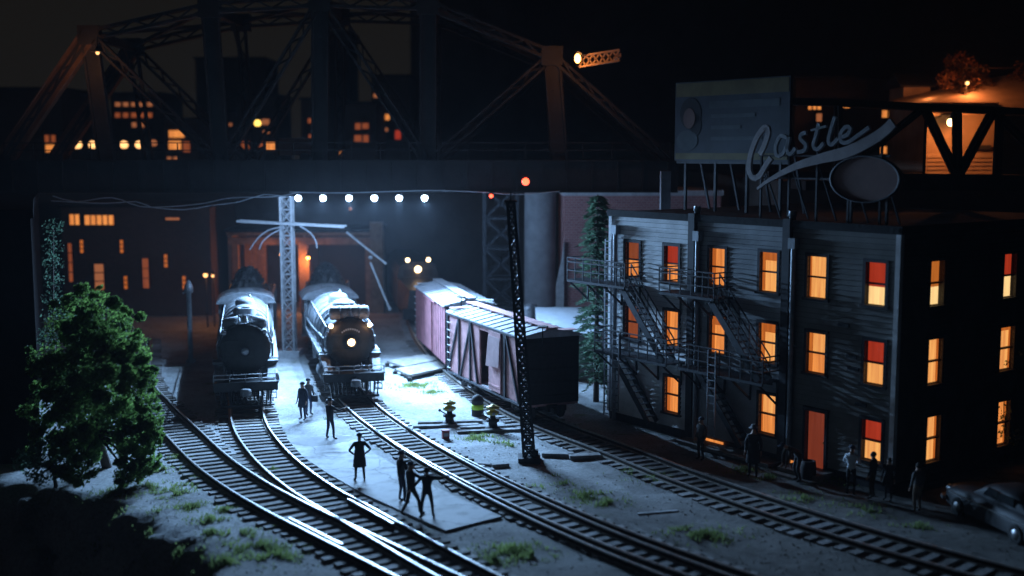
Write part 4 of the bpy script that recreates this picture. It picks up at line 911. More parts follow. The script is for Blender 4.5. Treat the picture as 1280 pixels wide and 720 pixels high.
# wall core has shallow boxes behind the openings, so the panes sit recessed
def window(w, mk, lab=None, parent=bld):
    x0, x1, z0, z1, fr, mt, mb_ = w
    def bx(b, xa, xb, ya, yb, za, zb):
        v = [mk(x, y, z) for z in (za, zb) for x, y in ((xa, ya), (xb, ya), (xb, yb), (xa, yb))]
        b.add(v, [(3, 2, 1, 0), (4, 5, 6, 7), (0, 1, 5, 4), (1, 2, 6, 5), (2, 3, 7, 6), (3, 0, 4, 7)])
    f = MB(); e = .13
    bx(f, x0 - e, x0, -.1, .18, z0 - .02, z1 + e); bx(f, x1, x1 + e, -.1, .18, z0 - .02, z1 + e); bx(f, x0, x1, -.1, .18, z1, z1 + e); bx(f, x0 - e - .05, x1 + e + .05, -.17, .18, z0 - .12, z0 - .02)
    zm = z0 + (z1 - z0) * .5
    bx(f, x0, x1, -.03, .12, zm - .03, zm + .03)
    fo = f.build('window', 'trim', parent)
    zs = z0 + (z1 - z0) * fr
    p = MB(); bx(p, x0, x1, .0 + .145, .17, z0 - .02, zs); bo = p.build('lower_pane', mb_, fo)
    p = MB(); bx(p, x0, x1, .145, .17, zs, z1); p.build('upper_pane', mt, fo)
    if mt not in ('blind_r', 'blind_o', 'curtain_dim'):
        rn = random.Random(int(x0 * 100 + z0 * 37)); a_, c_ = rn.uniform(.06, .2), rn.uniform(.06, .2)
        for xa, xb in ((x0, x0 + a_), (x1 - c_, x1)):
            p = MB(); n = 5; wv = (xb - xa) / n
            for i in range(n):
                bx(p, xa + wv * i, xa + wv * (i + 1), .095 + .018 * (i % 2), .115 + .018 * (i % 2), z0 + rn.uniform(0, .03), z1)
            p.build('side_curtain', 'drape', fo)
        if rn.random() < .45: p = MB(); bx(p, x0, x1, .088, .094, z1 - rn.uniform(.15, .45), z1); p.build('roller_blind', 'drape', fo)
for w in WINS: window(w, mkF)
for w in WR: window(w, mkR)
# the core must not cover the recessed panes: replace it by a shell with openings in front plane set back
core = [o for o in bld.children if o.name.startswith('core')][0]
me = core.data; me.clear_geometry(); b = MB(); b.box((FL / 2, 7.3, FH / 2), (FL - .5, 13.8, FH - .02))
me.from_pydata(b.v, [], b.f); me.update()
def panel(openings, L, H, mk):          # backing sheet between siding and core, with holes
    b = MB(); xs = sorted({0, L} | {o[0] for o in openings} | {o[1] for o in openings}); zs = sorted({0, H} | {o[2] for o in openings} | {o[3] for o in openings})
    for i in range(len(xs) - 1):
        for j in range(len(zs) - 1):
            xm, zm = (xs[i] + xs[i + 1]) / 2, (zs[j] + zs[j + 1]) / 2
            if any(o[0] < xm < o[1] and o[2] < zm < o[3] for o in openings): continue
            v = [mk(x, y, z) for z in (zs[j], zs[j + 1]) for x, y in ((xs[i], .002), (xs[i + 1], .002), (xs[i + 1], .14), (xs[i], .14))]
            b.add(v, [(3, 2, 1, 0), (4, 5, 6, 7), (0, 1, 5, 4), (1, 2, 6, 5), (2, 3, 7, 6), (3, 0, 4, 7)])
    return b
panel(ops, FL - .15, FH - .02, mkF).build('wall', 'trim', bld); panel([w[:4] for w in WR], 14, FH - .02, mkR).build('wall', 'trim', bld)
b = MB(); b.box((FL / 2, 7.0, FH + .04), (FL + .1, 14.4, .12)); b.box((FL / 2, -.07, FH + .05), (FL + .3, .22, .3)); b.box((FL + .05, 7, FH + .05), (.22, 14, .3)); b.build('roof', 'roofdark', bld)
for x in (.06, FL - .0): b = MB(); b.box((x, -.05, FH / 2 + .2), (.2, .2, FH - .5)); b.build('corner_board', 'white_siding', bld)
d = MB(); d.box((12.125, .1, 1.42), (.93, .06, 2.25)); do = d.build('door', glow('door_glow', (.20, .035, .015), .8, .3), bld)
d = MB()
for x in (11.60, 12.65): d.box((x, -.06, 1.45), (.12, .2, 2.4))
d.box((12.125, -.06, 2.62), (1.2, .22, .14)); d.build('door_frame', 'trim', do); d = MB(); d.sph((12.45, .03, 1.35), .05, 8); d.build('knob', 'brass', do)
d = MB(); d.box((12.1, -.6, .17), (1.9, 1.1, .33)); d.box((12.1, -1.3, .08), (1.9, .4, .17)); d.build('door_step', 'wood', bld)
for x0, x1 in ((6.0, 7.3), (10.95, 11.4)):
    p = MB(); p.box(((x0 + x1) / 2, -.075, .28), (x1 - x0, .03, .16)); p.build('glow_strip', 'curtain_o', bld)  # added glowing strips stand in for warm light on the step edge
d = MB(); d.box((8.0, -.55, .2), (5.2, 1.0, .12)); d.box((5.6, -.55, .08), (.15, .9, .2)); d.box((10.4, -.55, .08), (.15, .9, .2)); d.box((8, -.55, .08), (.15, .9, .2))
d.build('boardwalk', 'wood', bld)
for k, (x, m) in enumerate(((.52, 'pipe'), (5.74, 'pipe'), (10.91, 'pipe'))):
    p = MB(); p.lathe((x, -.22, .15), (0, 0, 1), [(0, .10), (8.7, .10)], 12); p.box((x, -.22, 9.05), (.34, .3, .42))
    for z in (2.5, 5, 7.5): p.box((x, -.12, z), (.3, .1, .08))
    p.build('downpipe', m, bld)
for x in (5.38, 10.55):
    p = MB(); p.box((x, -.16, 5.05), (.36, .22, 9.9)); p.build('wall_pier', 'trim', bld); p = MB(); p.lathe((x, .1, 9.8), (0, 0, 1), [(0, .13), (.3, .13), (.3, .17), (.5, .15)], 12); p.build('vent_cap', 'pipe', bld)
for z, x in ((6.1, 13.3), (4.95, 13.7), (4.5, 13.8), (3.2, 14.2)): b = MB(); b.box((x, -.11, z), (.5, .06, .12)); b.build('wall_vent', 'fe', bld)
# ---- fire escapes
def fire_escape(label, up, lo, st, ladder_x):
    t = frame('fire_escape', label, 'fire escape', FO, FX, 'fire escapes on the clapboard building')
    y0, y1 = -.14, -1.25
    for (xa, xb), z in ((up, 6.62), (lo, 3.5)):
        p = MB(); x = xa
        while x < xb: p.box((x + .06, (y0 + y1) / 2, z), (.075, abs(y1 - y0), .05)); x += .15
        for y in (y0, y1, (y0 + y1) / 2): p.box(((xa + xb) / 2, y, z - .05), (xb - xa, .07, .11))
        p.build('platform', 'fe', t)
        r = MB()
        for zz in (.45, .85, 1.05):
            r.bar((xa, y1, z + zz), (xb, y1, z + zz), .05); r.bar((xa, y0, z + zz), (xa, y1, z + zz), .05); r.bar((xb, y0, z + zz), (xb, y1, z + zz), .05)
        n = max(2, int((xb - xa) / .55))
        for i in range(n + 1): r.bar((xa + (xb - xa) * i / n, y1, z), (xa + (xb - xa) * i / n, y1, z + 1.05), .045)
        r.build('railing', 'fe', t)
        k = MB()
        for i in range(4):
            x = xa + .2 + (xb - xa - .4) * i / 3; k.bar((x, y1, z - .1), (x, y0, z - 1.0), .07); k.bar((x, y0, z - .1), (x, y0, z - 1.05), .07)
        k.build('bracket', 'fe', t)
    xa, xb = st; za, zb = 6.62, 3.55; s = MB()
    for y in (-.5, -1.15): s.bar((xa, y, za), (xb, y, zb), .06, .3)
    n = 13
    for i in range(1, n): u = i / n; s.box((xa + (xb - xa) * u, -.82, za + (zb - za) * u), (.24, .62, .045))
    for y in (-.5, -1.15):
        for dz in (.55, .95): s.bar((xa, y, za + dz), (xb, y, zb + dz), .045)
        for i in range(6): u = i / 5; s.bar((xa + (xb - xa) * u, y, za + (zb - za) * u), (xa + (xb - xa) * u, y, za + (zb - za) * u + .95), .04)
    s.build('stair', 'fe', t)
    l = MB()
    for dx in (0, .42): l.bar((ladder_x + dx, -1.3, .9), (ladder_x + dx, -1.3, 4.5), .05)
    for i in range(11): l.bar((ladder_x, -1.3, 1.0 + .32 * i), (ladder_x + .42, -1.3, 1.0 + .32 * i), .04)
    l.build('drop_ladder', 'pipe', t)
    # second flight under the lower platform
    s = MB(); xa2, xb2 = lo[0] + .6, lo[0] + 3.2
    for y in (-.3, -.85): s.bar((xa2, y, 3.5), (xb2, y, .6), .06, .26)
    for i in range(1, 12): u = i / 12; s.box((xa2 + (xb2 - xa2) * u, -.58, 3.5 - 2.9 * u), (.22, .52, .04))
    s.build('lower_stair', 'fe', t)
    return t
fire_escape('black iron fire escape reaching past the far left corner of the clapboard building', (-1.7, 2.3), (.3, 5.0), (1.9, 4.7), 1.6)
fire_escape('black iron fire escape between the two middle window columns of the clapboard building', (4.5, 7.7), (5.75, 10.4), (7.3, 10.1), 7.5)
l = MB()
for dx in (0, .4): l.bar((.05 + dx, -.42, .3), (.05 + dx, -.42, 8.6), .05)
for i in range(28): l.bar((.05, -.42, .4 + .3 * i), (.45, -.42, .4 + .3 * i), .035)
lo_ = frame('wall_ladder', 'long pale ladder fixed up the far left corner of the building', 'ladder', FO, FX); l.build('ladder', 'pipe', lo_)
# ================================================================== ROOFTOP SIGNS
def plane(px, py, y):        # pixel -> (s, z) on the plane parallel to the facade, y behind it
    O = (FO[0] + .8 * y, FO[1] + .6 * y); d = ray(px, py); e = FX
    det = -e[0] * d[1] + d[0] * e[1]; s = (O[0] * d[1] - d[0] * O[1]) / det; t = (O[1] + s * e[1]) / d[1]
    return s, EYE + d[2] * t
yb = 4.0
t = frame('billboard', 'faded billboard of a dark haired woman with yellow top band on the roof', 'billboard', (FO[0] + .8 * yb, FO[1] + .6 * yb, 0), FX)
x0, zT = plane(846, 105, yb); x1, zT2 = plane(990, 93, yb); _, zB = plane(846, 201, yb)
zT = (zT + zT2) / 2
b = MB(); b.box(((x0 + x1) / 2, 0, (zT + zB) / 2), (x1 - x0, .15, zT - zB)); b.build('panel', 'sign_blue', t)
W_, H_ = x1 - x0, zT - zB
b = MB(); b.box(((x0 + x1) / 2, -.085, zT - H_ * .10), (W_ * .98, .012, H_ * .17)); b.build('top_band', 'sign_yellow', t)
b = MB(); b.box(((x0 + x1) / 2, -.085, zB + H_ * .06), (W_ * .98, .012, H_ * .08)); b.build('bottom_band', 'sign_yellow', t)
def disc(b, cx, cz, rx, rz, y, n=24):
    v = [(cx + rx * math.cos(2 * PI * i / n), y, cz + rz * math.sin(2 * PI * i / n)) for i in range(n)] + [(cx + rx * math.cos(2 * PI * i / n), y + .02, cz + rz * math.sin(2 * PI * i / n)) for i in range(n)]
    b.add(v, [tuple(range(n)), tuple(range(n, 2 * n))[::-1]] + [(i, i + n, (i + 1) % n + n, (i + 1) % n) for i in range(n)])
b = MB(); disc(b, x0 + W_ * .15, zB + H_ * .6, W_ * .10, H_ * .20, -.10); disc(b, x0 + W_ * .20, zB + H_ * .46, W_ * .05, H_ * .14, -.10); b.build('painted_hair', 'sign_black', t)
b = MB(); disc(b, x0 + W_ * .14, zB + H_ * .54, W_ * .055, H_ * .13, -.125); b.build('painted_face', 'sign_oval', t)
b = MB(); disc(b, x0 + W_ * .12, zB + H_ * .26, W_ * .10, H_ * .13, -.10); b.build('painted_dress', 'sign_teal', t)
b = MB()
for r_, (a, c) in enumerate(((.32, .92), (.34, .72), (.34, .6), (.34, .78))):
    z = zB + H_ * (.70 - .14 * r_); b.box((x0 + W_ * (a + c) / 2, -.09, z), (W_ * (c - a), .014, H_ * (.09 if r_ == 0 else .045)))
b.build('painted_lines', 'sign_teal', t)
b = MB()
for k in range(4):
    x = x0 + W_ * (k + .3) / 3.6; b.bar((x, .12, zB), (x, .12, 9.8), .12); b.bar((x, .15, zT - .4), (x, 1.8, 9.8), .1)
b.bar((x0, .14, zB - .05), (x1, .14, zB - .05), .14); b.build('support_frame', 'trim', t)
# script sign
ys = .9
t = frame('script_sign', 'rooftop sign of slanted script letters over a long rising swoosh', 'sign', (FO[0] + .8 * ys, FO[1] + .6 * ys, 0), FX)
def stroke(b, pts, w, y=0, taper=None):
    q = [Vector((plane(a, c, ys)[0], y, plane(a, c, ys)[1])) for a, c in pts]; q = catmull(q, .12); n = len(q)
    for i in range(n - 1):
        k = w if taper is None else w * taper(i / n)
        b.bar(q[i] + (q[i] - q[i + 1]) * .15, q[i + 1] + (q[i + 1] - q[i]) * .15, k, .12, up=(0, 1, 0)) if False else b.bar(q[i], q[i + 1] + (q[i + 1] - q[i]) * .25, k, .12, up=(0, 1, 0))
b = MB(); stroke(b, [(952.5, 193), (958, 182), (963, 165), (959, 159), (949, 171.5), (941, 193), (939, 211), (943.5, 222), (951.6, 220), (959.7, 207), (966, 198)], .23, -.1); b.build('letter', 'sign_white', t)
for L_ in ([(986, 172), (978, 170), (972, 182), (973, 194), (980, 193), (987, 180), (988, 172), (986, 186), (990, 193), (996, 186)],
           [(1010, 166), (1004, 168), (1003, 174), (1009, 180), (1008, 188), (1000, 190)],
           [(1026, 154), (1022, 170), (1019, 182), (1024, 187), (1031, 180)],
           [(1046, 146), (1041, 162), (1038, 176), (1042, 181), (1049, 174)],
           [(1053, 172), (1062, 168), (1065, 160), (1059, 159), (1053, 168), (1054, 177), (1062, 178), (1074, 170), (1088, 160)]):
    b = MB(); stroke(b, L_, .15, -.08); b.build('letter', 'sign_white', t).data.materials[0] = M['conc']
b = MB(); stroke(b, [(1016, 163), (1034, 158)], .08, -.08); b.build('letter_bar', 'conc', t)
b = MB(); stroke(b, [(948, 236), (965, 224), (996, 208), (1028, 198), (1060, 190), (1091, 175), (1108, 163), (1117, 154)], .42, -.04, lambda u: .25 + .8 * min(1, u * 1.7) - .25 * max(0, u - .75) * 4 * .5); b.build('swoosh', 'sign_white', t)
b = MB()
for px in (950, 985, 1020, 1060, 1100):
    s, z = plane(px, 200, ys); b.bar((s, .1, 9.8), (s, .1, z + (px - 950) * .006 + .3), .08); b.bar((s, .1, z), (s, 1.4, 9.8), .06)
s0, z0 = plane(946, 222, ys); s1, _ = plane(1110, 200, ys); b.bar((s0, .12, z0), (s1, .12, z0), .07); b.bar((s0, .12, z0 + .9), (s1, .12, z0 + .9), .07); b.build('support_frame', 'trim', t)
yo = .5; cx, cz = plane(1083, 224, yo); ax, _ = plane(1040, 224, yo); bx_, _ = plane(1127, 224, yo); _, tz = plane(1083, 195, yo)
t = frame('oval_sign', 'plain brownish oval sign below the right end of the swoosh', 'sign', (FO[0] + .8 * yo, FO[1] + .6 * yo, 0), FX)
b = MB(); b.lathe((cx, .08, cz), (0, -1, 0), [(0, 1), (.12, 1), (.14, .97)], 40); b.v = [((x - cx) * (bx_ - ax) / 2 + cx, y, (z - cz) * (tz - cz) + cz) for x, y, z in b.v]; b.build('panel', 'sign_oval', t)
b = MB(); b.lathe((cx, .06, cz), (0, -1, 0), [(.12, 1.0), (.22, 1.0), (.22, .94), (.12, .94)], 40, 0, False); b.v = [((x - cx) * (bx_ - ax) / 2 * 1.02 + cx, y, (z - cz) * (tz - cz) * 1.03 + cz) for x, y, z in b.v]; b.build('rim', 'trim', t)
for dx in (-.8, .8): b = MB(); b.bar((cx + dx, .2, 9.8), (cx + dx, .2, cz), .09); b.build('support_post', 'trim', t)
for px in (832,):
    p = At(px, 214, 60); b = MB(); b.box((0, 0, (p.z) / 2), (.5, .5, p.z)); tag(b.build('concrete_post', 'conc', None, (p.x, 60, 0)), 'square post rising behind the far corner of the clapboard roof', 'post')
# ================================================================== LIT SCENE AT UPPER RIGHT
hill = MB(); hill.box((45, 88, 5.5), (60, 44, 11.0)); tag(hill.build('hillside', 'farwall'), kind='structure')
t = thing('lit_house', 'tan house wall glowing orange beside the hanging bulb behind the small truss', 'house', (At(1200, 200, 74).x, 74, 11.0))
ox = t.location.x
x0, x1 = At(1156, 200, 74).x - ox, At(1246, 200, 74).x - ox
b = MB(); z = 0; hz = At(1200, 128, 74).z - 11
b.box(((x0 + x1) / 2, 3.1, hz / 2), (x1 - x0, 6, hz))
while z < 1.5: b.add([(x0, 0, z), (x1, 0, z), (x1, .08, z + .25), (x0, .08, z + .25), (x0, .1, z), (x1, .1, z)], [(0, 1, 2, 3), (4, 5, 1, 0)]); z += .25
b.build('wall', 'orange_wall', t)
b = MB(); b.add([(x0 - .4, -.9, hz - .7), (x1 + 3.5, -.9, hz - .5), (x1 + 3.5, 6, hz + 2.2), (x0 - .4, 6, hz + .4), (x0 - .4, -.9, hz - .85), (x1 + 3.5, -.9, hz - .65), (x1 + 3.5, 6, hz + 2.0), (x0 - .4, 6, hz + .2)], [(0, 1, 2, 3), (7, 6, 5, 4), (0, 4, 5, 1), (1, 5, 6, 2), (2, 6, 7, 3), (3, 7, 4, 0)]); b.build('roof', 'orange_wall', t)
b = MB(); b.box((1.2, -.06, 1.9), (1.3, .1, .25)); b.build('awning', 'trim', t)
p = At(1189, 153, 72.6); o = thing('hanging_bulb', 'glaring orange bulb hanging in front of the lit house wall', 'lamp', p)
MB().sph((0, 0, 0), .24, 14).build('bulb', 'bulb_w', o); MB().lathe((0, 0, .2), (0, 0, 1), [(0, .35), (.12, .1), (.6, .03)], 14).build('shade', 'pipe', o)
light('house_glow', 'POINT', p + Vector((0, -.35, -.1)), 560, (1, .30, .07), .2)
t = thing('small_house', 'small orange lit gable house left of the glowing bulb', 'house', (At(1146, 120, 80).x, 80, 11))
b = MB(); hz = At(1146, 107, 80).z - 11; b.box((0, 1.5, hz / 2), (1.8, 3, hz)); b.build('wall', 'orange_wall', t)
b = MB(); b.xprism([(-.3, hz), (1.5, hz + .9), (3.3, hz), (3.3, hz - .1), (-.3, hz - .1)], -1.2, 1.2); b.build('roof', 'roofdark', t)
light('small_house_glow', 'POINT', At(1160, 118, 77.5), 40, (1, .34, .1), .2)
p = At(1209, 104, 76); o = thing('street_lamp', 'small glowing lamp among the leaves above the lit house roof', 'street lamp', (p.x, 76, 11.0)); z = p.z - 11
MB().sph((0, 0, z), .12, 12).build('bulb', 'bulb_lo', o); MB().cyl((0, .1, 0), (0, .1, z + .2), .06, .04, 8).lathe((0, 0, z + .1), (0, 0, 1), [(0, .22), (.1, .05)], 10).build('pole', 'iron', o)
light('lamp_glow', 'POINT', p + Vector((0, -.3, 0)), 280, (1, .30, .08), .15)
# low buildings whose lit windows show between the script letters
t = at_box('city_building', 'low dark building with small orange windows behind the script sign', 'building', 995, 1142, 100, 84, 6, 'farwall', 11.0, 'city buildings beyond the bridge')
win(t, 1010, 128, 1026, 137, 84, 'curtain_o', 3); win(t, 1046, 131, 1062, 135, 84, 'curtain_o', 2); win(t, 1102, 138, 1124, 147, 84, 'curtain_o', 3); win(t, 1100, 183, 1108, 192, 84, 'curtain_o'); win(t, 1130, 150, 1136, 160, 84, 'curtain_dim'); win(t, 1132, 165, 1139, 190, 84, 'curtain_dim', 1, 4); win(t, 1020, 142, 1027, 152, 84, 'bulb_dim')
P2 = {'t0': (960, 126), 't1': (1050, 128), 't2': (1158, 134), 't3': (1245, 138), 't4': (1330, 142), 'b0': (960, 218), 'b1': (1050, 220), 'b2': (1200, 222), 'b3': (1330, 224)}
t = thing('small_truss', 'black iron truss span silhouetted against the orange lit house', 'bridge', (0, 0, 0))
b = MB(); Q = {k: At(*v, 61) for k, v in P2.items()}; Q['m'] = At(1199, 137, 61)
for Y in (0, .7):
    def q(k): return Q[k] + Vector((0, Y, 0))
    for a, c in (('t0', 't1'), ('t1', 't2'), ('t2', 't3'), ('t3', 't4')): b.bar(q(a), q(c), .4, .36)
    for a, c in (('b0', 'b1'), ('b1', 'b2'), ('b2', 'b3')): b.bar(q(a), q(c), .4, .36)
    for a, c in (('t1', 'b1'), ('t2', 'b1'), ('t2', 'b2'), ('t3', 'b2'), ('t3', 'b3'), ('m', 'b2')): b.bar(q(a), q(c), .2, .24)
b.box((Q['b2'].x, 62.5, Q['b2'].z - .4), (16, 3.6, .5)); b.bar((Q['t2'].x, 61, Q['b2'].z), (Q['t2'].x, 61, Q['t2'].z), .12)
b.bar((Q['t3'].x + .2, 61, Q['b2'].z), (Q['t3'].x + .2, 61, Q['t3'].z), .35); b.build('truss', 'bridge', t)
# ================================================================== VEGETATION
def leaves(mb, c, r, n, size, squash=.8, o=(0, 0, 0)):
    for _ in range(n):
        while True:
            d = Vector((random.uniform(-1, 1), random.uniform(-1, 1), random.uniform(-1, 1)))
            if .25 < d.length < 1: break
        d = d * (.55 + .45 * random.random()) if random.random() < .5 else d.normalized() * random.uniform(.75, 1.05)
        p = Vector(c) + Vector((d.x * r, d.y * r, d.z * r * squash)) - Vector(o)
        a = Vector((random.gauss(0, 1), random.gauss(0, 1), random.gauss(0, 1))).normalized(); b = a.orthogonal().normalized(); e = a.cross(b)
        s = size * random.uniform(.5, 1.2)
        mb.add([p - b * s, p + e * s * .6 + a * s * .2, p + b * s, p - e * s * .6 - a * s * .1], [(0, 1, 2, 3)])
def tree(name, label, cat, base, clumps, lm, n, size, trunk, r0=.22, group=None, lumps=False):
    base = Vector(base); t = thing(name, label, cat, base, 0, group)
    b = MB()
    for c, r in clumps:
        if lumps:
            leaves(b, c, r, int(n * r * r * .30), size, .85, base)
            for _ in range(13):
                d = Vector((random.gauss(0, 1), random.gauss(0, 1), random.gauss(0, 1))).normalized() * r * random.uniform(.5, 1.25); q = r * random.uniform(.14, .36)
                leaves(b, Vector(c) + d, q, int(n * q * q * 1.5), size, .85, base)
        else: leaves(b, c, r, int(n * r * r), size, .85, base)
    cr = b.build('crown', lm, t)
    b = MB(); pts = [Vector(p) - base for p in trunk]
    for i in range(len(pts) - 1): b.cyl(pts[i], pts[i + 1], r0 * (1 - .6 * i / len(pts)), r0 * (1 - .6 * (i + 1) / len(pts)), 9)
    for c, r in clumps:
        q = min(pts, key=lambda k: (k - (Vector(c) - base)).length); b.cyl(q, Vector(c) - base, .07, .02, 5)
    b.build('trunk', 'bark', t); return t
cl = []
for px, py, r, dy in ((115, 380, 24, 0), (88, 408, 30, .5), (135, 412, 32, -.5), (163, 436, 26, .3), (72, 455, 34, .6), (110, 460, 38, -1), (152, 474, 34, 0), (178, 470, 18, .4), (62, 510, 30, .5), (105, 512, 34, -.9), (158, 520, 28, .2), (183, 498, 16, -.2), (176, 540, 22, 0), (60, 548, 22, .2), (165, 565, 20, -.2), (188, 425 + 40, 10, 0), (172, 582, 18, 0), (180, 556, 16, .4), (84, 560, 22, -1.0), (98, 585, 24, -1.2), (118, 430, 40, .8), (130, 500, 40, .9), (90, 480, 40, 1.0), (150, 545, 26, .9), (188, 520, 18, 0), (186, 575, 16, .2), (160, 592, 18, -.4), (190, 545, 14, -.2), (100, 545, 30, .8)):
    cl.append((At(px, py, 43.6 + dy * 1.3), r / F * 44 * 1.05))
tree('broadleaf_tree', 'large dense green tree at the left edge of the yard', 'tree', G(122, 596), cl, 'leaf', 2300, .085, [G(122, 596) + Vector((0, 1.2, -.1)), At(120, 540, 45), At(116, 470, 45), At(112, 400, 45)], .2, None, True)
cl = [(At(60, 565, 43), .7), (At(88, 585, 42.5), .65), (At(52, 590, 42.3), .6), (At(35, 575, 43), .6)]
tree('leafy_bush', 'pale green bush below the large tree at the ground edge', 'bush', G(70, 608), cl, 'leaf_b', 900, .08, [G(70, 608), At(66, 585, 42.8)], .08)
cl = [(At(66, y, 55), .55) for y in range(285, 420, 22)] + [(At(82, 400, 55), .6), (At(58, 420, 55), .7)]
tree('climbing_vine', 'dim green vine climbing at the far left under the bridge', 'vine', (At(66, 400, 55).x, 55, 0), cl, 'leaf_b', 330, .08, [(At(66, 400, 55).x, 55, 0), At(66, 400, 55), At(66, 290, 55)], .08)
# narrow conifer: layered drooping boughs
cb_ = Vector((At(746, 400, 58.5).x, 58.5, 0)); t = thing('conifer_tree', 'tall narrow blue green conifer at the far corner of the clapboard building', 'tree', cb_)
b = MB(); H_ = At(746, 238, 58.5).z; z = 1.2
while z < H_ - .2:
    R_ = 1.65 * (1 - z / H_) ** .4 * random.uniform(.75, 1.1)
    for k in range(9):
        a = random.uniform(0, 2 * PI); L_ = R_ * random.uniform(.65, 1.15)
        for j in range(48):
            u = random.random(); p = Vector((math.cos(a) * L_ * u, math.sin(a) * L_ * u, z - .35 * u * u + random.uniform(-.06, .06))) + Vector((random.gauss(0, .07), random.gauss(0, .07), 0))
            s = .14 * random.uniform(.6, 1.2); e = Vector((math.cos(a + random.uniform(-.7, .7)), math.sin(a + random.uniform(-.7, .7)), random.uniform(-.5, .2))) * s; w_ = e.orthogonal().normalized() * s * .3
            b.add([p - w_, p + e * 1.5, p + w_, p - e * .4], [(0, 1, 2, 3)])
    z += .34
b.build('crown', 'leaf_b', t); MB().cyl((0, 0, -.1), (0, 0, H_ - .2), .16, .03, 9).build('trunk', 'bark', t)
# autumn tree lit orange upper right
base = Vector((At(1205, 120, 78).x, 78, 11.0))
cl = [(At(x, y, 78 + random.uniform(-1, 1)), r / F * 78) for x, y, r in ((1200, 80, 20), (1222, 92, 16), (1185, 100, 16), (1210, 110, 18), (1235, 112, 14), (1272, 100, 14), (1280, 85, 14))]
tree('autumn_tree', 'reddish leafy tree lit orange above the house roof at upper right', 'tree', base, cl, 'redleaf', 260, .12, [base, At(1205, 112, 78), At(1203, 85, 78)], .2)
rb = Vector((At(1252, 600, 36.8).x, 48, 0)); 
cl = [(At(1250, 452, 47.2), .35), (At(1258, 480, 47), .45), (At(1250, 515, 47), .5), (At(1262, 545, 47), .5), (At(1246, 540, 47), .45), (At(1256, 575, 47), .4), (At(1274, 440, 47.1), .3)]
base = Vector((At(1256, 560, 47).x, 47, 0))
tree('small_tree', 'small dark tree in front of the rightmost wall windows', 'tree', base, cl, 'leaf_b', 420, .08, [base, At(1256, 540, 47), At(1252, 460, 47)], .07)
# grass and weeds
def weeds(spots):
    b = MB()
    for px, py, r, n in spots:
        c = G(px, py)
        for _ in range(int(n * 1.7)):
            a = random.uniform(0, 2 * PI); q = abs(random.gauss(0, .62)) * r; x, y = c.x + math.cos(a) * q * 1.5, c.y + math.sin(a) * q * 1.2
            if mn.noise(Vector((x * 1.7, y * 1.7, 3))) < -.12: continue
            z = gz(x, y); h = random.uniform(.05, .2) * max(.35, 1.2 - .5 * q / r); w = random.uniform(.015, .035); l = random.uniform(-.08, .08); th = random.uniform(0, PI)
            b.add([(x - w * math.cos(th), y - w * math.sin(th), z - .02), (x + w * math.cos(th), y + w * math.sin(th), z - .02), (x + l, y + random.uniform(-.08, .08), z + h)], [(0, 1, 2)])
    tag(b.build('weeds', 'grass'), kind='stuff')
weeds([(520, 484, 1.0, 700), (540, 492, .6, 250), (600, 549, .7, 420), (628, 555, .4, 120), (735, 622, .8, 400), (760, 632, .5, 200), (705, 608, .35, 120), (690, 598, .3, 80), (668, 612, .3, 60), (820, 600, .7, 260), (795, 592, .5, 160), (880, 672, .9, 500), (860, 668, .5, 200), (640, 690, .9, 450), (620, 702, .6, 200), (665, 698, .5, 200),
       (322, 688, .9, 700), (345, 700, .7, 400), (300, 670, .5, 250), (280, 640, .3, 120), (240, 635, .5, 200), (215, 620, .6, 300), (232, 610, .4, 150), (185, 612, .7, 400), (150, 618, .8, 400), (250, 600, .3, 100), (262, 652, .5, 160), (210, 640, .5, 160), (1040, 602, .8, 300), (1000, 625, .8, 200), (1075, 640, .8, 200), (930, 590, .7, 200), (980, 585, .5, 200), (960, 600, .4, 120), (412, 525, .2, 50), (340, 590, .25, 60), (1150, 660, .6, 100), (640, 560, .3, 60), (205, 590, .5, 200), (222, 575, .4, 140), (125, 640, .6, 250), (95, 655, .8, 200), (170, 662, .5, 200), (225, 684, .5, 200), (250, 700, .6, 250), (60, 640, .8, 200), (200, 700, .8, 150), (282, 705, .4, 160), (265, 668, .3, 120), (395, 690, .3, 80), (350, 660, .25, 60)])
gb = MB()
for _ in range(2600):          # loose stones
    px = random.uniform(60, 1280); py = 545 + 175 * random.random() ** 1.0; c = G(px, py); 
    if px > 340 and near_R(Vector((c.x, c.y, 0))) < 5 and c.y > 39 and px < 640: continue
    s = random.uniform(.018, .05); z = gz(c.x, c.y)
    if z < -.3: s *= 1.5
    gb.add([(c.x + s, c.y, z), (c.x, c.y + s, z), (c.x - s, c.y, z), (c.x, c.y - s, z), (c.x + s * .2, c.y, z + s * .9)], [(0, 1, 4), (1, 2, 4), (2, 3, 4), (3, 0, 4)])
tag(gb.build('loose_stones', 'wood'), kind='stuff')
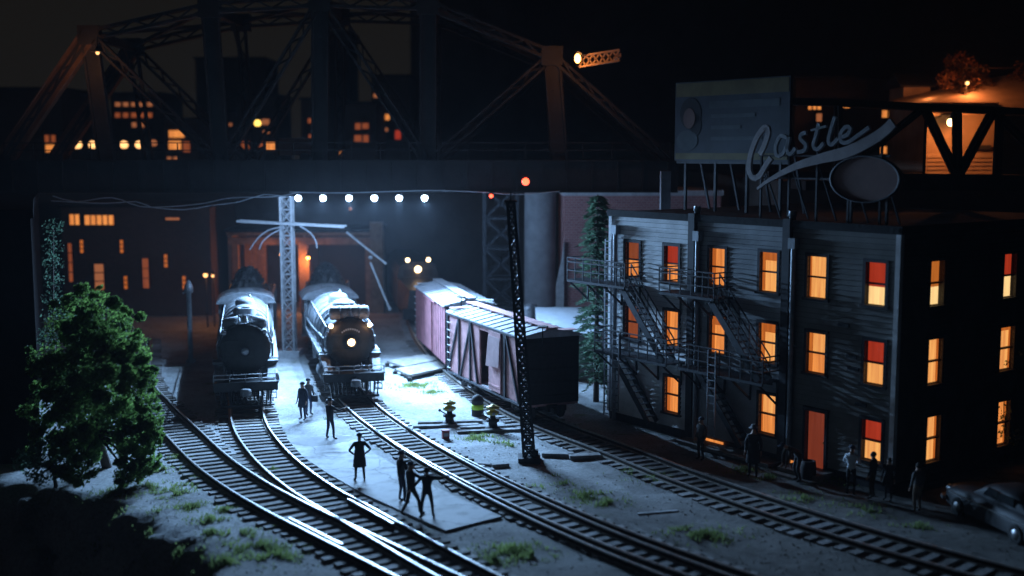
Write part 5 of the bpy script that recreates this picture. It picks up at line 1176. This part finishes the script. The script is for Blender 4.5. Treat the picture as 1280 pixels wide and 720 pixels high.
# ================================================================== PEOPLE
BASE = dict(pel=(0, 0, .95), bel=(0, 0, 1.1), che=(0, 0, 1.32), nec=(0, -.01, 1.50), hea=(0, .02, 1.62), top=(0, .0, 1.73),
            rsh=(.19, 0, 1.42), rel=(.26, -.02, 1.15), rwr=(.27, .07, .92), lsh=(-.19, 0, 1.42), lel=(-.26, -.02, 1.15), lwr=(-.27, .07, .92),
            rhi=(.10, 0, .92), rkn=(.11, .04, .50), ran=(.12, -.02, .09), rto=(.14, .15, .045), lhi=(-.10, 0, .92), lkn=(-.11, .04, .50), lan=(-.12, -.02, .09), lto=(-.14, .15, .045))
POSES = {
 'stand': {}, 'hips': dict(rel=(.40, -.08, 1.18), rwr=(.20, .03, 1.0), lel=(-.40, -.08, 1.18), lwr=(-.20, .03, 1.0), rkn=(.14, .03, .5), lkn=(-.14, .03, .5), ran=(.16, -.02, .09), lan=(-.16, -.02, .09), rto=(.2, .15, .045), lto=(-.2, .15, .045)),
 'point': dict(rel=(.46, .04, 1.36), rwr=(.70, .12, 1.40), lel=(-.38, -.04, 1.2), lwr=(-.55, .05, 1.0), ran=(.2, 0, .09), rto=(.25, .16, .045), lan=(-.2, -.04, .09), lto=(-.26, .12, .045), rkn=(.17, .05, .5), lkn=(-.17, .02, .5)),
 'wave': dict(rel=(.36, .15, 1.28), rwr=(.42, .40, 1.33), lel=(-.30, .12, 1.2), lwr=(-.12, .34, 1.25), ran=(.22, 0, .09), rto=(.27, .16, .045), lan=(-.2, -.04, .09), lto=(-.24, .12, .045), rkn=(.16, .04, .5), lkn=(-.16, .03, .5)),
 'walk': dict(ran=(.12, .26, .10), rto=(.14, .44, .06), rkn=(.11, .22, .52), lan=(-.12, -.30, .12), lto=(-.13, -.14, .04), lkn=(-.11, -.05, .5), rel=(.27, -.12, 1.16), rwr=(.27, -.10, .92), lel=(-.27, .05, 1.16), lwr=(-.24, .24, 1.0)),
 'carry': dict(rel=(.28, .08, 1.17), rwr=(.16, .34, 1.17), lel=(-.28, .08, 1.17), lwr=(-.14, .34, 1.12), rkn=(.14, .05, .5), ran=(.18, .02, .09), rto=(.22, .2, .045)),
 'bend': dict(bel=(0, .08, 1.05), che=(0, .32, 1.17), nec=(0, .46, 1.24), hea=(0, .58, 1.28), top=(0, .66, 1.34), rsh=(.19, .40, 1.20), lsh=(-.19, .40, 1.20), rel=(.22, .5, .92), rwr=(.16, .55, .68), lel=(-.22, .5, .92), lwr=(-.16, .55, .68), rkn=(.13, .12, .5), lkn=(-.13, .12, .5)),
 'fold': dict(rel=(.29, .05, 1.17), rwr=(.02, .24, 1.2), lel=(-.29, .05, 1.17), lwr=(.0, .20, 1.14))}
BONES = [('pel', 'bel', .145, .135, 'u'), ('bel', 'che', .135, .165, 'u'), ('che', 'nec', .165, .06, 'u'), ('nec', 'hea', .06, .10, 's'), ('hea', 'top', .10, .082, 's')]
for s in 'rl': BONES += [('che', s + 'sh', .165, .075, 'u'), (s + 'sh', s + 'el', .072, .052, 'u'), (s + 'el', s + 'wr', .05, .034, 'u'), ('pel', s + 'hi', .145, .095, 'd'), (s + 'hi', s + 'kn', .095, .062, 'd'), (s + 'kn', s + 'an', .06, .045, 'd'), (s + 'an', s + 'to', .048, .038, 'f')]
def person(label, foot, face, pose='stand', up='cl_black', down='cl_black', hat=None, coat=None, scale=1.0, group=None, extra=None):
    J = {k: Vector(v) for k, v in BASE.items()}; J.update({k: Vector(v) for k, v in POSES[pose].items()})
    if extra: J.update({k: Vector(v) for k, v in extra.items()})
    V, E_, R_ = [], [], []; idx = {}
    segs = []
    for a, c, ra, rb, kind in BONES:
        for k, r in ((a, ra), (c, rb)):
            if k not in idx: idx[k] = len(V); V.append(J[k]); R_.append(r)
        E_.append((idx[a], idx[c])); segs.append((J[a], J[c], kind))
    nose = J['hea'] + (J['hea'] - J['nec']).normalized() * 0 + Vector((0, .115, .0)); V.append(nose); R_.append(.022); E_.append((idx['hea'], len(V) - 1)); segs.append((J['hea'], nose, 's'))
    for s, sx in (('r', 1), ('l', -1)):
        w = J[s + 'wr']; d = (w - J[s + 'el']).normalized(); side = d.cross(Vector((0, 1, 0)));
        if side.length < .2: side = Vector((1, 0, 0))
        side.normalize(); fr = side.cross(d).normalized(); pm = w + d * .085; V.append(pm); R_.append(.034); pi = len(V) - 1; E_.append((idx[s + 'wr'], pi)); segs.append((w, pm, 's'))
        for q, L_ in ((-.030, .065), (-.010, .078), (.010, .074), (.030, .058)):
            a = pm + fr * q + d * .03; m_ = a + d * L_ * .55 + side * .004; c = m_ + d * L_ * .35 + side * .02 * sx
            for p in (a, m_, c): V.append(p); R_.append(.010)
            n = len(V); E_ += [(pi, n - 3), (n - 3, n - 2), (n - 2, n - 1)]; segs.append((a, c, 's'))
        th = w + d * .03 + fr * -.04; th2 = th + d * .045 - fr * .02
        V += [th, th2]; R_ += [.013, .010]; n = len(V); E_ += [(pi, n - 2), (n - 2, n - 1)]; segs.append((th, th2, 's'))
    me = bpy.data.meshes.new('person'); me.from_pydata(V, E_, []); ob = bpy.data.objects.new('person', me); C.objects.link(ob)
    mo = ob.modifiers.new('s', 'SKIN'); mo.use_smooth_shade = True
    for i, sv in enumerate(me.skin_vertices[0].data): sv.radius = (R_[i], R_[i]); sv.use_root = (i == 0)
    ob.modifiers.new('u', 'SUBSURF').levels = 1
    dg = bpy.context.evaluated_depsgraph_get(); m2 = bpy.data.meshes.new_from_object(ob.evaluated_get(dg)); ob.modifiers.clear(); ob.data = m2
    for m_ in ('skin', up, down, 'shoe'): m2.materials.append(M[m_])
    mi = {'s': 0, 'u': 1, 'd': 2, 'f': 3}
    def dist(p, a, c):
        t_ = max(0, min(1, (p - a).dot(c - a) / max(1e-9, (c - a).length_squared))); return (p - a.lerp(c, t_)).length
    for f in m2.polygons: f.material_index = mi[min(segs, key=lambda s_: dist(f.center, s_[0], s_[1]))[2]]; f.use_smooth = True
    f = Vector(foot); ob.location = (f.x, f.y, gz(f.x, f.y) - .0 if f.z == 0 else f.z); ob.rotation_euler = (0, 0, face); ob.scale = (scale,) * 3
    tag(ob, label, 'person', group)
    hc = J['hea']; tp = J['top']; ax = (tp - J['nec']).normalized()
    h = MB()
    if hat == 'cap': h.lathe(tp - ax * .04, ax, [(0, .108), (.05, .11), (.09, .09), (.11, .03)], 14); h.box((tp.x, tp.y + .1, tp.z - .02), (.15, .13, .015))
    elif hat == 'brim': h.lathe(tp - ax * .03, ax, [(0, .18), (.015, .18), (.018, .105), (.12, .095), (.14, .05)], 16)
    else: h.sph(hc + ax * .05 + Vector((0, -.025, 0)), .108, 12, 0, (.95, 1, 1))
    h.build('hat' if hat else 'hair', {'cap': 'cl_navy', 'brim': 'cl_tan', None: 'hair'}[hat] if hat != 'brim' or up != 'cl_black' else 'cl_grey', ob)
    if coat:
        k = MB(); vs = []; n = 18
        for z, rx, ry in ((1.18, .185, .145), (1.0, .195, .165), (.8, .225, .195), (coat, .25, .22)):
            for i in range(n): a = 2 * PI * i / n; q = 1 + .04 * math.sin(a * 5); vs.append((rx * q * math.cos(a), ry * q * math.sin(a), z))
        k.add(vs, [(j * n + i, j * n + (i + 1) % n, (j + 1) * n + (i + 1) % n, (j + 1) * n + i) for j in range(3) for i in range(n)], 0, True); k.build('coat_skirt', up, ob)
    return ob
g1, g2 = 'people waiting in the yard', 'people beside the clapboard building'
z1 = Vector((0, 0, .1))
def PF(px, py): v = G(px, py, .1); return v
person('person in dark coat, left one of the pair between the engines', PF(379, 525), 2.6, 'stand', 'cl_navy', 'cl_navy', 'cap', .62, 1.02, g1)
person('person in paler grey clothes with bag, right one of the pair between the engines', PF(386, 519), -2.4, 'stand', 'cl_grey', 'cl_denim', 'cap', None, 1.0, g1)
person('person with light hat and spread legs holding both hands forward near the lit engine', PF(413, 549), -.7, 'wave', 'cl_black', 'cl_navy', 'brim', None, 1.02, g1)
person('person in long dark coat standing with hands on hips on the pavement', PF(450, 601), .3, 'hips', 'cl_black', 'cl_black', 'cap', .55, 1.04, g1)
person('person in dark clothes with bare forearms, standing behind the burly one', PF(502, 628), -1.0, 'carry', 'cl_black', 'cl_navy', 'cap', None, 1.06, g1)
person('burly person in dark overalls reaching out an arm towards the rails', PF(514, 645), -.9, 'walk', 'cl_black', 'cl_black', 'cap', None, 1.08, g1, dict(rel=(.30, .18, 1.28), rwr=(.36, .42, 1.30)))
person('slim person with arms spread, nearest to the front edge of the pavement', PF(534, 648), .15, 'point', 'cl_black', 'cl_black', None, None, 1.02, g1)
person('person in work clothes with pale highlights by the downpipe', G(876, 577), 2.2, 'stand', 'cl_grey', 'cl_black', 'cap', None, 1.0, g2)
person('tall person in long dark coat in front of the lower yellow window', G(941, 597), 2.8, 'stand', 'cl_black', 'cl_black', 'brim', .5, 1.13, g2)
person('person bending forward near the red door', G(998, 605), 1.8, 'bend', 'cl_brown', 'cl_black', 'cap', None, 1.1, g2)
person('person in light blue shirt and dark hat near the front corner window', G(1063, 622), -.6, 'fold', 'cl_white', 'cl_black', 'cap', None, 1.05, g2)
person('person in dark jacket and tan trousers right of the one in light blue shirt', G(1090, 626), .9, 'stand', 'cl_black', 'cl_brown', None, None, 1.0, g2)
person('short person in all black standing by the building corner board', G(1110, 628), 2.4, 'stand', 'cl_black', 'cl_black', None, .6, .9, g2)
person('lone person in grey jacket standing right of the building corner', G(1146, 642), .4, 'stand', 'cl_grey', 'cl_tan', None, None, 1.0, g2)
# bag held by the right one of the pair
p = PF(386, 519); b = MB(); b.box((0, 0, 0), (.3, .16, .3)); b.bar((-.1, 0, .15), (0, 0, .28), .02); b.bar((.1, 0, .15), (0, 0, .28), .02)
tag(b.build('hand_bag', 'cl_black', None, (p.x + .30, p.y - .03, .92)), 'dark bag held by the right one of the pair', 'bag')
# ================================================================== YARD THINGS
def switch_stand(px, py, label, h, rz=.2):
    p = G(px, py); t = thing('switch_stand', label, 'switch stand', (p.x, p.y, .13), rz, 'switch stands')
    b = MB(); b.lathe((0, 0, 0), (0, 0, 1), [(0, .34), (.06, .34), (.1, .2), (.3, .2), (.34, .3), (.42, .3), (.46, .14), (.62, .12)], 14); b.build('base', 'under', t)
    b = MB(); b.lathe((0, 0, .6), (0, 0, 1), [(0, .1), (.04, .24), (.18, .27), (.24, .12), (.3, .10), (.34, .30), (.4, .30), (.46, .14), (.52, .05)], 16); b.build('lamp_body', 'brass', t)
    b = MB()
    for a in range(4): b.lathe((math.cos(a * PI / 2) * .2, math.sin(a * PI / 2) * .2, .72), (math.cos(a * PI / 2), math.sin(a * PI / 2), 0), [(0, .09), (.08, .07), (.1, .02)], 10)
    b.build('lens', 'grey_lens', t); b = MB(); b.bar((.1, 0, .3), (-.45, -.1, .65), .05); b.sph((-.47, -.1, .67), .07, 8); b.build('lever', 'under', t)
    return p
def tie_pair(p, label, rz):
    t = thing('headblock', label, 'timber', (p.x, p.y, 0), rz, 'long timbers under the switch stands')
    for s, dx in ((-1, 0), (1, .25)): b = MB(); b.box((dx - .2, s * .38, .08), (3.0, .3, .2)); b.box((dx - .2, s * .38, .19), (.5, .2, .02)); b.build('timber', 'tie', t)
p = switch_stand(562, 533, 'switch stand with pale yellow lamp nearer the middle track', .9); tie_pair(p, 'pair of long dark timbers under the left switch stand', .12)
p = switch_stand(616, 539, 'switch stand with yellow green lamp nearest the lattice mast', .8); tie_pair(p, 'pair of long dark timbers under the right switch stand', .18)
p = G(597, 521); t = thing('domed_bin', 'dark domed can with a yellow green patch between the switch stands', 'bin', (p.x, p.y, 0))
MB().lathe((0, 0, 0), (0, 0, 1), [(0, .27), (.05, .29), (.75, .29), (.78, .31), (.83, .31), (1.0, .22), (1.08, .05)], 18).build('can', 'under', t)
MB().lathe((0, 0, .38), (0, 0, 1), [(0, .295), (0, .302), (.24, .302), (.24, .295)], 18).build('band', 'hivis', t)
p = G(557, 550); t = thing('marker_box', 'small reddish marker box standing by the middle track', 'box', (p.x, p.y, 0), .3)
MB().box((0, 0, .22), (.3, .22, .4)).box((0, 0, .44), (.36, .28, .05)).build('box', 'pinkbox', t); MB().box((0, -.12, .26), (.2, .02, .14)).build('plate', 'lighttrim', t)
for (pts, z, lab) in (([(484, 452), (530, 444), (556, 449), (505, 459)], .38, 'far grey timber deck beside the red boxcar'), ([(494, 462), (548, 452), (557, 460), (512, 470)], .34, 'near grey timber deck beside the red boxcar')):
    q = [G(a, c, z) for a, c in pts]; o = sum(q, Vector()) / 4; b = MB(); e0 = q[1] - q[0]; e1 = q[3] - q[0]
    for k in range(6):
        a = q[0] + e1 * (k / 6) - o; c = q[1] + (q[2] - q[1]) * (k / 6) - o; b.bar(a + (e1 / 12), c + (e1 / 12), e1.length / 6 * .93, .12)
    t = thing('timber_deck', lab, 'platform', (o.x, o.y, 0), 0, 'grey timber decks'); b.build('planks', 'wood', t, (0, 0, z))
    for p in q: b = MB(); b.box((p.x - o.x, p.y - o.y, z / 2 - .05), (.25, .25, z - .06)); b.build('footing', 'under', t)
p = G(708, 573); t = thing('timber_stack', 'two short timbers lying beside the right track', 'timber', (p.x, p.y, 0), -.1)
for x, y, r in ((-.35, 0, .0), (.75, -.15, .25)): b = MB(); b.box((x, y, .12), (1.3, .42, .24), r); b.build('timber', 'tie', t)
p = G(822, 643); tag(MB().box((0, 0, .06), (1.5, .12, .08), .25).build('loose_board', 'lighttrim', None, p), 'pale loose board lying on the gravel between the tracks', 'board')
p = G(625, 585); t = tag(MB().box((0, 0, .1), (.7, .3, .2), .3).box((-.6, .2, .08), (.5, .25, .15), -.4).build('scrap_pile', 'tie', None, p), 'small heap of dark scrap wood left of the mast foot', 'scrap heap')
for k, (px, py, h) in enumerate(((1108, 600, .9), (1118, 612, .8))):
    pass
p = G(1010, 603); t = thing('trash_barrel', 'dark barrel standing right of the bending person', 'barrel', (p.x, p.y, 0)); MB().lathe((0, 0, 0), (0, 0, 1), [(0, .26), (.3, .3), (.6, .3), (.85, .27), (.86, .22), (.8, .2)], 16).build('barrel', 'under', t)
# ================================================================== CAR
def car():
    t = thing('parked_car', 'old dark grey rounded sedan parked at the lower right edge', 'car', (16.75, 38.6, 0), math.atan2(.97, -.24))
    def loft(secs, n=14):      # secs: x, half width, z0, z1, roundness
        b = MB(); vs = []
        for x, w, z0, z1 in secs:
            for i in range(n):
                a = PI * i / (n - 1); cx = math.copysign(abs(math.cos(a)) ** .45, math.cos(a)); sz = math.sin(a) ** .55 if 0 < i < n - 1 else 0
                vs.append((x, w * cx, z0 + (z1 - z0) * sz))
        m = len(secs); b.add(vs, [(j * n + i, j * n + i + 1, (j + 1) * n + i + 1, (j + 1) * n + i) for j in range(m - 1) for i in range(n - 1)], 0, True)
        b.add(vs, [tuple(range(n)), tuple((m - 1) * n + i for i in range(n))[::-1]] + [(j * n, (j + 1) * n, (j + 1) * n + n - 1, j * n + n - 1) for j in range(m - 1)]); return b
    b = loft([(2.45, .55, .42, .78), (2.38, .8, .34, .92), (2.0, .9, .3, 1.0), (1.2, .93, .28, 1.05), (.6, .95, .28, 1.08), (-1.3, .95, .28, 1.06), (-2.0, .92, .3, 1.0), (-2.5, .82, .34, .88), (-2.62, .5, .42, .72)]); b.build('body', 'carpaint', t)
    b = loft([(.95, .70, 1.0, 1.06), (.45, .72, 1.0, 1.42), (.1, .72, 1.0, 1.53), (-.8, .72, 1.0, 1.55), (-1.3, .70, 1.0, 1.42), (-1.85, .66, .98, 1.04)]); ro = b.build('roof', 'carpaint', t)
    for s in (-1, 1):
        b = MB(); y = .735 * s; b.add([(.42, y, 1.1), (-.35, y, 1.1), (-.35, y * .97, 1.42), (.15, y * .97, 1.42), (.42, y * .98, 1.1), (-.35, y * .98, 1.1), (-.35, y * .95, 1.42), (.15, y * .95, 1.42)], [(0, 1, 2, 3), (4, 7, 6, 5), (0, 4, 5, 1), (1, 5, 6, 2), (2, 6, 7, 3), (3, 7, 4, 0)])
        b.box((-.8, y * .985, 1.25), (.75, .03, .3)); b.build('side_window', 'glassdark', ro)
        b = MB(); b.bar((2.0, s * .955, .78), (-2.1, s * .965, .78), .03, .05); b.build('trim_strip', 'chrome', t)
        b = MB(); b.lathe((2.2, s * .62, .74), (1, 0, .05), [(0, .13), (.22, .15), (.26, .13)], 14); b.build('headlight', 'chrome', t)
    b = MB(); b.add([(.93, -.55, 1.1), (.93, .55, 1.1), (.52, .52, 1.42), (.52, -.52, 1.42), (.88, -.55, 1.1), (.88, .55, 1.1), (.47, .52, 1.42), (.47, -.52, 1.42)], [(0, 1, 2, 3), (4, 7, 6, 5), (0, 4, 5, 1), (1, 5, 6, 2), (2, 6, 7, 3), (3, 7, 4, 0)]); b.build('windshield', 'glassdark', ro)
    for x in (2.5, -2.66): b = MB(); b.bar((x, -.85, .48), (x, .85, .48), .14, .12); b.bar((x, -.85, .48), (x - math.copysign(.25, x), -.95, .48), .12); b.bar((x, .85, .48), (x - math.copysign(.25, x), .95, .48), .12); b.build('bumper', 'chrome', t)
    for x in (1.5, -1.6):
        for s in (-1, 1):
            b = MB(); b.lathe((x, s * .78, .34), (0, s, 0), [(0, .28), (.02, .34), (.17, .34), (.19, .28)], 22); w = b.build('wheel', 'rubber', t); b = MB(); b.lathe((x, s * .965, .34), (0, s, 0), [(0, .19), (.02, .17), (.05, .05)], 16); b.build('hubcap', 'chrome', w)
car()
# ================================================================== WORLD, FILL LIGHT, CAMERA
hz = MB(); hz.box((0, 68, 12), (150, 180, 40)); hm = bpy.data.materials.new('haze_air'); hm.use_nodes = True; N = hm.node_tree.nodes; N.remove(N['Principled BSDF'])
pv = N.new('ShaderNodeVolumePrincipled'); pv.inputs['Density'].default_value = .0002; pv.inputs['Color'].default_value = (.85, .9, 1, 1); pv.inputs['Anisotropy'].default_value = .3; hm.node_tree.links.new(pv.outputs[0], N['Material Output'].inputs['Volume'])
tag(hz.build('haze', hm), kind='stuff')
w = bpy.data.worlds.new('World'); bpy.context.scene.world = w; w.use_nodes = True; N = w.node_tree.nodes; L = w.node_tree.links
bg = N['Background']; sky = N.new('ShaderNodeTexSky'); sky.sky_type = 'NISHITA'; sky.sun_disc = False; sky.sun_elevation = math.radians(4); sky.sun_rotation = math.radians(200)
L.new(sky.outputs[0], bg.inputs['Color']); bg.inputs['Strength'].default_value = .00002
b2_ = N.new('ShaderNodeBackground'); b2_.inputs['Color'].default_value = (.62, .5, .34, 1); b2_.inputs['Strength'].default_value = .009
tc_ = N.new('ShaderNodeTexCoord'); sp_ = N.new('ShaderNodeVectorMath'); sp_.operation = 'DOT_PRODUCT'; sp_.inputs[1].default_value = (-.25, .96, .1); rp_ = N.new('ShaderNodeValToRGB'); L.new(tc_.outputs['Generated'], sp_.inputs[0]); L.new(sp_.outputs['Value'], rp_.inputs['Fac'])
rp_.color_ramp.elements[1].position = .97; rp_.color_ramp.elements[1].color = (.80, .68, .52, 1); rp_.color_ramp.elements[0].position = .89; rp_.color_ramp.elements[0].color = (.07, .07, .09, 1); L.new(rp_.outputs[0], b2_.inputs['Color'])
ad = N.new('ShaderNodeAddShader'); L.new(bg.outputs[0], ad.inputs[0]); L.new(b2_.outputs[0], ad.inputs[1]); L.new(ad.outputs[0], N['World Output'].inputs[0])
sl = bpy.data.lights.new('fill_light', 'SUN'); sl.energy = .014; sl.angle = math.radians(6); sl.color = (.8, .85, 1.0); so = bpy.data.objects.new('fill_light', sl); C.objects.link(so); so.rotation_euler = Vector((-.8, -.6, .4)).to_track_quat('Z', 'Y').to_euler()  # added weak fill aimed at the facade and signs, with no visible source
cam = bpy.data.cameras.new('camera'); co = bpy.data.objects.new('camera', cam); C.objects.link(co); co.location = (0, 0, EYE); co.rotation_euler = (PI / 2 - PITCH, 0, 0)
cam.sensor_width = 36; cam.lens = F / 1280 * 36; cam.clip_end = 1000; cam.dof.use_dof = True; cam.dof.focus_distance = 52; cam.dof.aperture_fstop = .14
S = bpy.context.scene; S.camera = co; S.view_settings.view_transform = 'Standard'; S.view_settings.look = 'None'; S.view_settings.exposure = 0; S.view_settings.gamma = 1
S.cycles.use_denoising = True; S.cycles.volume_bounces = 0; S.cycles.max_bounces = 6; S.cycles.diffuse_bounces = 3; S.cycles.glossy_bounces = 3; S.cycles.sample_clamp_indirect = 3; S.cycles.sample_clamp_direct = 0
